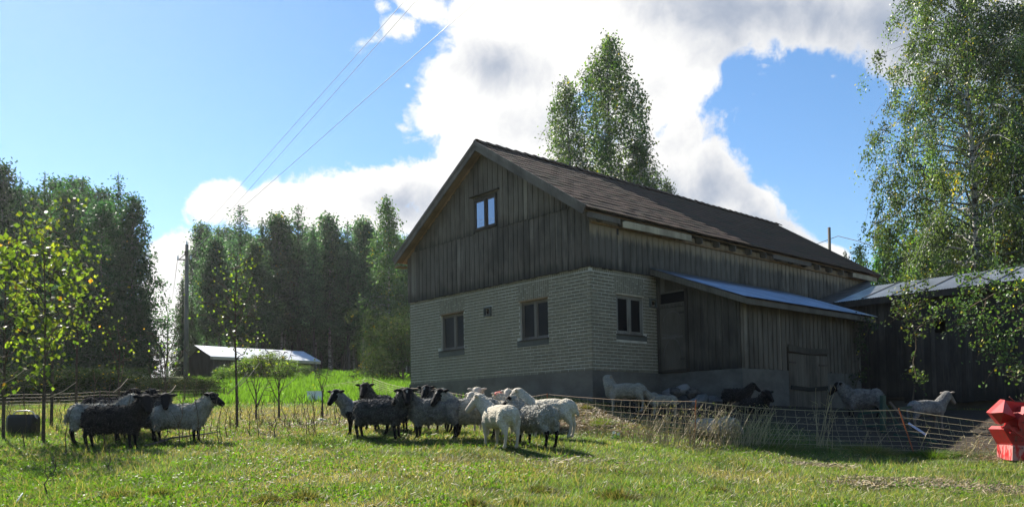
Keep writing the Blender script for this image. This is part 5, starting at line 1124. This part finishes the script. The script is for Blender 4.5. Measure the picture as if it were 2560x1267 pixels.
# heading: 0 right, 90 away from the viewer, 180 left, 270 toward the viewer
sheep('pale woolly sheep whose rump shows behind the black one, leftmost of all', 248, 1108, 22, 1.02, group=GLf, wool_m='wool_pale', face_m='skin_black', hyaw=20)
sheep('black woolly sheep standing broadside and facing right in the left group', 288, 1122, 2, 1.06, group=GLf, wool_m='wool_black', face_m='skin_black', hyaw=-55, neck_up=-.01)
sheep('dark sheep looking at the viewer between the black one and the right pale one', 356, 1104, -8, 1.0, group=GLf, wool_m='wool_dark', face_m='skin_black', hyaw=-60, fat=.95)
sheep('dark sheep with pale fleece cap on its head behind the black sheep', 305, 1090, 15, 1.0, group=GLf, wool_m='wool_dark', face_m='skin_black', hyaw=-30, cap=True, neck_up=.02)
sheep('black sheep farthest back in the left group, only its back and neck showing', 268, 1078, 8, .98, group=GLf, wool_m='wool_black', face_m='skin_black', hyaw=-20)
sheep('pale grey woolly sheep with black head facing right, rightmost of the left group', 452, 1108, 0, 1.03, group=GLf, wool_m='wool_pale', face_m='skin_black', hyaw=-18, hpitch=15)
# centre
sheep('smooth grey sheep with black face, leftmost of the big group, looking at the viewer', 912, 1088, 186, 1.0, group=GC_, wool_m='wool_grey', face_m='skin_black', hyaw=60, blaze='skin_white', shorn=True)
sheep('black headed sheep peering over the backs of the two left ones in the big group', 945, 1072, 250, 1.0, group=GC_, wool_m='wool_dark', face_m='skin_black', hyaw=12, neck_up=.05)
sheep('dark grey sheep facing right with its head turned to the viewer, white muzzle spot', 955, 1098, -12, 1.04, group=GC_, wool_m='wool_dark', face_m='skin_black', hyaw=-70, blaze='skin_white')
sheep('small black sheep with lowered head between the dark grey and the curly one', 985, 1080, -10, .86, group=GC_, wool_m='wool_black', face_m='skin_black', hyaw=-10, hpitch=45, neck_up=-.22)
sheep('curly grey sheep with black face turned to the viewer, middle of the big group', 1085, 1097, 172, 1.06, group=GC_, wool_m='wool_grey', face_m='skin_black', hyaw=62, blaze='skin_white')
sheep('pale backed sheep hidden behind the curly grey one', 1075, 1082, 165, 1.0, group=GC_, wool_m='wool_pale', face_m='skin_black', hyaw=40)
sheep('black faced sheep with a white blaze looking over the curly grey back', 1100, 1078, 245, 1.02, group=GC_, wool_m='wool_dark', face_m='skin_black', hyaw=10, blaze='skin_white', neck_up=.04)
sheep('black faced sheep with light curly back facing left, just right of the curly grey one', 1178, 1096, 176, 1.04, group=GC_, wool_m='wool_pale', face_m='skin_black', hyaw=60, blaze='skin_white')
sheep('white faced sheep with a dark eye patch looking out from the back of the group', 1205, 1080, 262, 1.03, group=GC_, wool_m='wool_white', face_m='skin_white', hyaw=5, cap=True, neck_up=.04)
sheep('cream faced sheep with a pink ear tag looking left behind the near white one', 1250, 1094, 200, 1.02, tagged=2, group=GC_, wool_m='wool_white', face_m='skin_white', hyaw=20)
sheep('near white shorn sheep standing with its rump toward the viewer, head turned left', 1248, 1119, 118, 1.06, group=GC_, wool_m='wool_white', face_m='skin_white', hyaw=45, shorn=True, fat=1.12)
sheep('white sheep with a pink paint mark on its crown in the back of the group', 1285, 1092, 120, 1.03, group=GC_, wool_m='wool_white', face_m='skin_white', hyaw=20, patch='pink', neck_up=.02)
sheep('grey curly sheep with dark hind legs and black head, seen from behind at the right', 1338, 1117, 128, 1.02, group=GC_, wool_m='wool_pale', face_m='skin_black', hyaw=38, fat=1.05)
sheep('white headed sheep looking over the right backs of the group', 1310, 1080, 235, 1.02, group=GC_, wool_m='wool_white', face_m='skin_white', hyaw=0, cap=True, neck_up=.03)
sheep('black headed sheep next to the white head at the back right of the group', 1335, 1081, 215, .98, group=GC_, wool_m='wool_black', face_m='skin_black', hyaw=-30, neck_up=.03)
sheep('cream sheep with a broad back, rightmost of the big group', 1372, 1094, 160, 1.08, group=GC_, wool_m='wool_white', face_m='skin_white', hyaw=10, shorn=True, fat=1.05, leg_m='skin_white')
# shaded yard
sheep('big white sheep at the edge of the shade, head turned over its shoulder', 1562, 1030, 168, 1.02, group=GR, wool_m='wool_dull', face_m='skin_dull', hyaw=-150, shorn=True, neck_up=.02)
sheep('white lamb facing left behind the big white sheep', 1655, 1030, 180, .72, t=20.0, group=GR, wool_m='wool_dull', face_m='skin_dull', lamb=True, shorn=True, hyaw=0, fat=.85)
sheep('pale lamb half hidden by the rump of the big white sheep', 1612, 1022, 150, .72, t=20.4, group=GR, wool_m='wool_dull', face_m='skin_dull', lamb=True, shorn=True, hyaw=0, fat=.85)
sheep('dark lamb facing right before the concrete base of the lean-to', 1843, 1010, 5, .72, t=20.2, group=GR, wool_m='wool_black', face_m='skin_black', lamb=True, hyaw=-15, fat=.9)
sheep('dark sheep lying down facing the viewer next to the dark lamb', 1885, 1040, 290, .9, t=19.7, group=GR, wool_m='wool_black', face_m='skin_black', lie=True, hyaw=0)
sheep('beige sheep with a dark head facing left by the corner of the dark wing', 2155, 1060, 180, 1.02, t=20.6, group=GR, wool_m='wool_grey', face_m='skin_black', hyaw=0)
sheep('greyish white sheep facing right behind the iron rack', 2318, 1085, 12, 1.0, t=19.3, group=GR, wool_m='wool_grey', face_m='skin_grey', hyaw=10, shorn=True)
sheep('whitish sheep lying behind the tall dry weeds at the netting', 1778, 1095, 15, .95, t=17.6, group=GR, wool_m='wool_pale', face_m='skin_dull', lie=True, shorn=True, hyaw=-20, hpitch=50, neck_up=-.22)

# ================================================================== GRASS, CLOVER, STRAW, WEEDS
def in_shade_yard(x, y): return None
def blades(n, seed, xr, yr, hrange, wd, dens=None, lean=.5, cols=None, fall=None):
    rs = np.random.RandomState(seed); y = rs.uniform(*yr, n*2) if fall is None else yr[0]+(yr[1]-yr[0])*rs.uniform(0, 1, n*2)**fall
    hwid = (y*.66)+.6; x = rs.uniform(-1, 1, n*2)*hwid
    m = np.ones(len(x), bool)
    if dens is not None: m = rs.uniform(size=len(x)) < dens(x, y)
    x, y = x[m][:n], y[m][:n]; n = len(x); z = Hh(x, y); h = rs.uniform(*hrange, n)*(1+.5*(vnoise(x, y, .6, 9)-.5)); a_ = rs.uniform(0, 6.283, n); w = wd*rs.uniform(.6, 1.4, n)*(.6+.045*y)
    dx, dy = np.cos(a_)*w, np.sin(a_)*w; lx, ly = rs.normal(size=n)*lean*h, rs.normal(size=n)*lean*h; base = np.stack([x, y, z-.01], 1)
    V = np.stack([base-np.stack([dx, dy, 0*x], 1), base+np.stack([dx, dy, 0*x], 1), base+np.stack([lx, ly, h], 1)], 1).reshape(-1, 3)
    c = cols(rs, x, y, n); return V, np.arange(3*n).reshape(-1, 3), np.repeat(c, 3, 0)
# where: yard soil, brown mound, dry sapling patch, green clover swathes
YD = [(9.5, 21.4, 5.0), (4.8, 20.8, 2.6)]
def bare(x, y):
    b_ = np.zeros(len(x))
    for (cx, cy_, r_) in YD: b_ = np.maximum(b_, np.clip((r_-np.hypot(x-cx, y-cy_))/1.0+.5+(vnoise(x, y, .8, 21)-.5)*.8, 0, 1))
    return b_
DP = place(720, 1050)
def dryness(x, y):
    d = np.clip((4.3-np.hypot((x-DP[0])*.8, y-DP[1]))/1.4, 0, 1)*(vnoise(x, y, .7, 12)*.7+.55)
    d2 = np.clip(1.15-np.hypot((x-m1[0])/1.6, (y-m1[1])/1.3), 0, 1)*1.5*(vnoise(x, y, .4, 13) > .35)
    d3 = np.clip((vnoise(x, y, 1.7, 14)-.56)*2.6, 0, .55)+np.clip((vnoise(x, y, .5, 15)-.6)*1.6, 0, .35)
    return np.clip(np.maximum(np.maximum(d, d2), d3), 0, 1)
def gcol(rs, x, y, n):
    k = vnoise(x, y, 1.1, 17)*.6+vnoise(x, y, .35, 18)*.4; left = np.clip((-x+1)/9, 0, 1)
    g1 = np.array([.070, .150, .022]); g2 = np.array([.155, .195, .055]); c = g1+(g2-g1)*np.clip(k+.15-left*.35, 0, 1)[:, None]
    dr = dryness(x, y); m = rs.uniform(size=n) < dr*.85+.17; br = np.array([.26, .205, .105])*rs.uniform(.6, 1.3, (n, 1)); c = np.where(m[:, None], br, c)
    hay = np.clip(1.2-np.hypot((x-m1[0])/1.7, (y-m1[1])/1.3), 0, 1) > .3; c = np.where((hay & (rs.uniform(size=n) < .75))[:, None], np.array([.14, .082, .04])*rs.uniform(.6, 1.3, (n, 1)), c)
    return c*rs.uniform(.6, 1.35, (n, 1))*(1-.45*np.clip((vnoise(x, y, .28, 41)*.5+vnoise(x, y, .9, 42)*.5-.52)*5, 0, 1))[:, None]  # noise darkens patches of blades to mimic shadow between tufts
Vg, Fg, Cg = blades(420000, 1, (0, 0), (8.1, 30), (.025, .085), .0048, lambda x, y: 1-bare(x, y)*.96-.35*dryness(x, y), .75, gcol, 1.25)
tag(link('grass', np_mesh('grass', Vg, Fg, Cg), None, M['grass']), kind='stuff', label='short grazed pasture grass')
Vg, Fg, Cg = blades(70000, 2, (0, 0), (24, 52), (.12, .32), .012, lambda x, y: np.where((x < 1.5) & (x > -.375*y-(vnoise(x, y, 2., 51)-.5)*3), .9, .0), .35, lambda rs, x, y, n: np.array([.095, .17, .024])*rs.uniform(.7, 1.35, (n, 1)), 1.0)
tag(link('tall_grass', np_mesh('tall_grass', Vg, Fg, Cg), None, M['grass']), kind='stuff', label='bright tall meadow grass beyond the netting on the left')
Vg, Fg, Cg = blades(16000, 5, (0, 0), (8.2, 22), (.09, .19), .0042, lambda x, y: (vnoise(x, y, .8, 61) > .5)*(1-bare(x, y)), .45, lambda rs, x, y, n: np.where(rs.uniform(size=(n, 1)) < .45, np.array([[.24, .20, .10]]), np.array([[.09, .15, .03]]))*rs.uniform(.6, 1.3, (n, 1)), 1.2)
tag(link('bent_grass', np_mesh('bent_grass', Vg, Fg, Cg), None, M['grass']), kind='stuff', label='sparse longer bent grass blades across the pasture')
# clover and broad low leaves in patches
rs = np.random.RandomState(7); n = 90000; y = 8.2+rs.uniform(0, 1, n)**1.2*11; x = rs.uniform(-1, 1, n)*(y*.66+.5); k = vnoise(x, y, .9, 31)*.6+vnoise(x, y, .3, 32)*.4+np.clip(-x/14, -.12, .2); m = (k > .56) & (rs.uniform(size=n) < .75) & (bare(x, y) < .3); x, y = x[m], y[m]
z = Hh(x, y)+rs.uniform(.01, .055, len(x)); V, F_ = leaf_quads(rs, np.stack([x, y, z], 1), .036, -.05, .8); c = np.array([.085, .19, .016])*rs.uniform(.6, 1.4, (len(x), 1))
tag(link('clover', np_mesh('clover', V, F_, np.repeat(c, 4, 0)), None, M['grass']), kind='stuff', label='brighter green clover patches in the pasture')
# straw litter
def straw(n, seed, cx, cy_, sx, sy, ln=.16, z0=.015, uni=False, wv=.0035):
    rs = np.random.RandomState(seed)
    if uni: y = 8.2+rs.uniform(0, 1, n)**1.2*12; x = rs.uniform(-1, 1, n)*(y*.66+.5); m = rs.uniform(size=n) < np.clip(dryness(x, y)+.12+.25*(x > 2)*(y < 12), 0, 1); x, y = x[m], y[m]
    else: x = cx+rs.normal(size=n)*sx; y = cy_+rs.normal(size=n)*sy
    n = len(x); z = Hh(x, y)+z0+rs.uniform(0, .035, n); a_ = rs.normal(size=n)*.9; l = ln*rs.uniform(.3, 1.2, n); dx, dy = np.cos(a_)*l/2, np.sin(a_)*l/2; w = wv*rs.uniform(.6, 1.5, n); px_, py_ = -np.sin(a_)*w, np.cos(a_)*w; dz = rs.uniform(-.03, .03, n); C = np.stack([x, y, z], 1)
    D = np.stack([dx, dy, dz], 1); Pp = np.stack([px_, py_, np.abs(w)*.8], 1); V = np.stack([C-D-Pp, C+D-Pp, C+D+Pp, C-D+Pp], 1).reshape(-1, 3); c = (np.array([.36, .29, .16]) if uni else np.array([.24, .17, .09]))*rs.uniform(.35, 1.35, (n, 1)); return V, np.arange(4*n).reshape(-1, 4), np.repeat(c, 4, 0)
parts = [straw(22000, 3, 0, 0, 0, 0, .075, uni=True, wv=.0028)]
for i, (px, py, sx, sy, n_) in enumerate([(2280, 1208, .45, .22, 1500), (2160, 1215, .25, .12, 500), (2040, 1166, .35, .18, 500), (2450, 1225, .5, .2, 900), (2540, 1240, .3, .2, 500), (1470, 1158, .6, .2, 260), (1450, 1045, .6, .5, 1800), (2515, 1148, .35, .15, 500), (1700, 1120, 1.0, .25, 250), (800, 1060, 1.2, .6, 900)]):
    q_ = place(px, py); parts.append(straw(n_, 40+i, q_[0], q_[1], sx, sy, .12, .02))
off = 0; Vs, Fs, Cs = [], [], []
for V, F_, c in parts: Vs.append(V); Fs.append(F_+off); Cs.append(c); off += len(V)
tag(link('straw_litter', np_mesh('straw_litter', np.concatenate(Vs), np.concatenate(Fs), np.concatenate(Cs)), None, M['straw']), kind='stuff', label='scattered dry straw on the pasture')
# tussocks
def tussock(px, py, r_, h, label, col=(.055, .075, .02), n=900, seed=0, dryf=.35, sp=1., lean=.0):
    rs = np.random.RandomState(seed+500); p = place(px, py); a_ = rs.uniform(0, 6.283, n); rr = r_*np.sqrt(rs.uniform(0, 1, n)); x, y = rr*np.cos(a_), rr*np.sin(a_)*.7; hh = h*rs.uniform(.4, 1.1, n)*(1.15-.6*rr/r_); w = .005*rs.uniform(.6, 1.4, n); b_ = rs.uniform(0, 6.28, n)
    gz_ = Hh(x+p[0], y+p[1])-p[2]; B_ = np.stack([x, y, gz_-.01+(h*.45)*(1-(rr/r_)**2)*.5], 1); W_ = np.stack([np.cos(b_)*w, np.sin(b_)*w, 0*w], 1); T_ = B_+np.stack([x*sp*.7+rs.normal(size=n)*.3*hh+lean*hh, y*sp*.7+rs.normal(size=n)*.3*hh, hh], 1)
    V = np.stack([B_-W_, B_+W_, T_], 1).reshape(-1, 3); c = np.where(rs.uniform(size=(n, 1)) < dryf, np.array([[.20, .16, .08]]), np.array([col]))*rs.uniform(.6, 1.4, (n, 1))
    o = link('grass_tussock', np_mesh('grass_tussock', V, np.arange(3*n).reshape(-1, 3), np.repeat(c, 3, 0)), None, M['grass'], tuple(p)); return tag(o, label, 'tussock', 'grass tussocks in the near pasture')
for i, q_ in enumerate([(1545, 1250, .20, .15, 'dark raised tussock right of centre at the bottom of the photo'), (765, 1250, .17, .12, 'dark tussock left of centre near the bottom, right of the pair'), (672, 1258, .14, .11, 'dark tussock at the bottom, left of the pair'), (1352, 1228, .15, .08, 'low dark tussock left of the raised one'),
        (298, 1243, .17, .10, 'brownish tussock in the near left grass'), (398, 1238, .12, .10, 'bright green tussock right of the brownish one'), (1795, 1228, .10, .08, 'small dark tussock right of the raised one, halfway to the straw'), (1508, 1062, .22, .16, 'green mossy tussock on the hay mound'), (1185, 1266, .12, .10, 'half cut tussock at the bottom centre'), (1290, 1262, .12, .09, 'half cut brown tussock at the bottom, right of the centre one')]):
    tussock(*q_, seed=i, col=((.05, .065, .02) if i not in (5, 7) else (.08, .14, .02)))
tussock(1470, 1022, .12, .10, 'small grassy knob on top of the hay mound', seed=30)
tussock(2330, 1140, .45, .14, 'fresh green grass tuft at the foot of the leaning orange post', (.08, .15, .025), 1600, 31, .1)
tussock(2180, 1128, .5, .15, 'yellowish grass tuft left of the leaning orange post', (.12, .13, .04), 1500, 32, .4)
tussock(1940, 1120, .6, .12, 'grass tuft along the netting below the tall stalks', (.09, .13, .03), 1500, 33, .4)
# dry weeds in front of the netting
def weeds(base, n, hr, lean, label, seed, sx, sy=.12, col=(.42, .36, .22), heads=True):
    rs = np.random.RandomState(seed); polys = []; C = []; p = np.array(base)
    for i in range(n):
        x, y = rs.normal()*sx, rs.normal()*sy; h = rs.uniform(*hr); z = H(p[0]+x, p[1]+y)-p[2]; L_ = lean+rs.normal()*.2; s = np.linspace(0, 1, 5)[:, None]; P = np.array([[x, y, z-.02]])+s*np.array([[L_*h, rs.normal()*.12*h, h]]); P[:, 0] += (s[:, 0]**2)*rs.normal()*.08; polys.append((P, .0068, .0025))
        for k in range(rs.randint(0, 4)):
            a_ = P[rs.randint(2, 5)]; polys.append((np.array([a_, a_+np.array([rs.normal()*.08, rs.normal()*.05, .08])]), .003, .001))
        for k in range(rs.randint(2, 7)): C.append(P[rs.randint(2, 5)]+rs.normal(size=3)*.03)
    V, F_ = tubes_np(polys, 3); C = np.array(C); Vl, Fl = leaf_quads(rs, C, .035, .2, .5)
    e = empty('dry_weeds', tuple(p), 0, label, 'weeds'); c = np.full((len(V), 3), 1.)*np.array(col)*np.repeat(rs.uniform(.6, 1.3, (len(V)//3+1, 1)), 3, 0)[:len(V)]
    link('stalks', np_mesh('stalks', V, F_, c), e, M['straw'])['kind'] = 'stuff'
    cl_ = np.where(rs.uniform(size=(len(C), 1)) < .5, np.array([[.10, .13, .03]]), np.array([[.25, .20, .11]])); link('seed_heads', np_mesh('seed_heads', Vl, Fl, np.repeat(cl_, 4, 0)), e, M['straw'])['kind'] = 'stuff'
    return e
weeds(place(1760, 1116), 130, (.35, .85), .22, 'thick clump of dry leaning stalks right of the second orange post', 1, .55)
weeds(place(1640, 1112), 50, (.3, .8), .12, 'thin dry stalks left of the orange post by the shaded yard', 2, .3)
weeds(place(1870, 1115), 60, (.3, .8), .35, 'dry stalks leaning right in front of the netting', 3, .35)
weeds(place(2045, 1115), 14, (.7, 1.2), .10, 'tall dry seed stalks standing alone before the pale yard door', 4, .10, .06)
weeds(place(1540, 1100), 36, (.12, .4), .05, 'low reddish weeds below the hay mound', 5, .5, .1, (.20, .13, .08))
weeds(place(2440, 1140), 26, (.15, .4), .15, 'tangled dry grass stems left of the red machine', 6, .25)
weeds(place(2545, 1140), 10, (.5, 1.1), .2, 'tall yellow stalks crossing the red machine', 7, .08)
weeds(place(2160, 1120), 6, (.3, .6), .2, 'few dry stalks left of the leaning orange post', 8, .4)
# low reddish shoots between the saplings
weeds(place(690, 1068), 90, (.1, .4), .0, 'many short reddish shoots in the dry patch between the saplings', 9, 1.1, .8, (.14, .085, .05))
weeds(place(330, 1062), 60, (.15, .5), .0, 'short brown shoots behind the left sheep', 10, 1.4, .9, (.16, .11, .06))
weeds(place(60, 1050), 50, (.15, .6), .0, 'brown shoots around the black tub', 11, .9, .6, (.16, .11, .06))
# white flowers
wfl = empty('white_flowers', tuple(place(1535, 1100)), 0, 'two small white flowers with green leaves at the foot of the hay mound', 'flowers')
for (dx, dz) in ((0, .16), (.09, .13), (-.02, .05)):
    mb = MB(); 
    for k in range(6): a_ = k*1.047; mb.poly((dx, 0, dz), (dx+.03*math.cos(a_-.35), -.01, dz+.03*math.sin(a_-.35)), (dx+.036*math.cos(a_), -.012, dz+.036*math.sin(a_)), (dx+.03*math.cos(a_+.35), -.01, dz+.03*math.sin(a_+.35)))
    mb.build('flower', M['white_plastic'], wfl)
V, F_ = leaf_quads(np.random.RandomState(5), np.random.RandomState(6).normal(size=(60, 3))*(.07, .05, .04)+(.03, 0, .06), .05, -.2, .5); link('foliage', np_mesh('flower_leaves', V, F_, np.full((len(V), 3), 1.)*(.06, .14, .03)), wfl, M['grass'])

# ================================================================== THIN SUMMER AIR
hb = MB().box(-430, 430, -180, 530, -9, 34); hm = bpy.data.materials.new('thin_air'); hm.use_nodes = True; t = hm.node_tree; t.nodes.clear()
pv = nn(t, 'ShaderNodeVolumePrincipled'); pv.inputs['Density'].default_value = .00022; pv.inputs['Color'].default_value = (.93, .96, 1, 1); pv.inputs['Anisotropy'].default_value = .6
o = nn(t, 'ShaderNodeOutputMaterial'); t.links.new(pv.outputs[0], o.inputs['Volume'])
tag(hb.build('haze', hm), kind='stuff')
SC.cycles.volume_bounces = 0
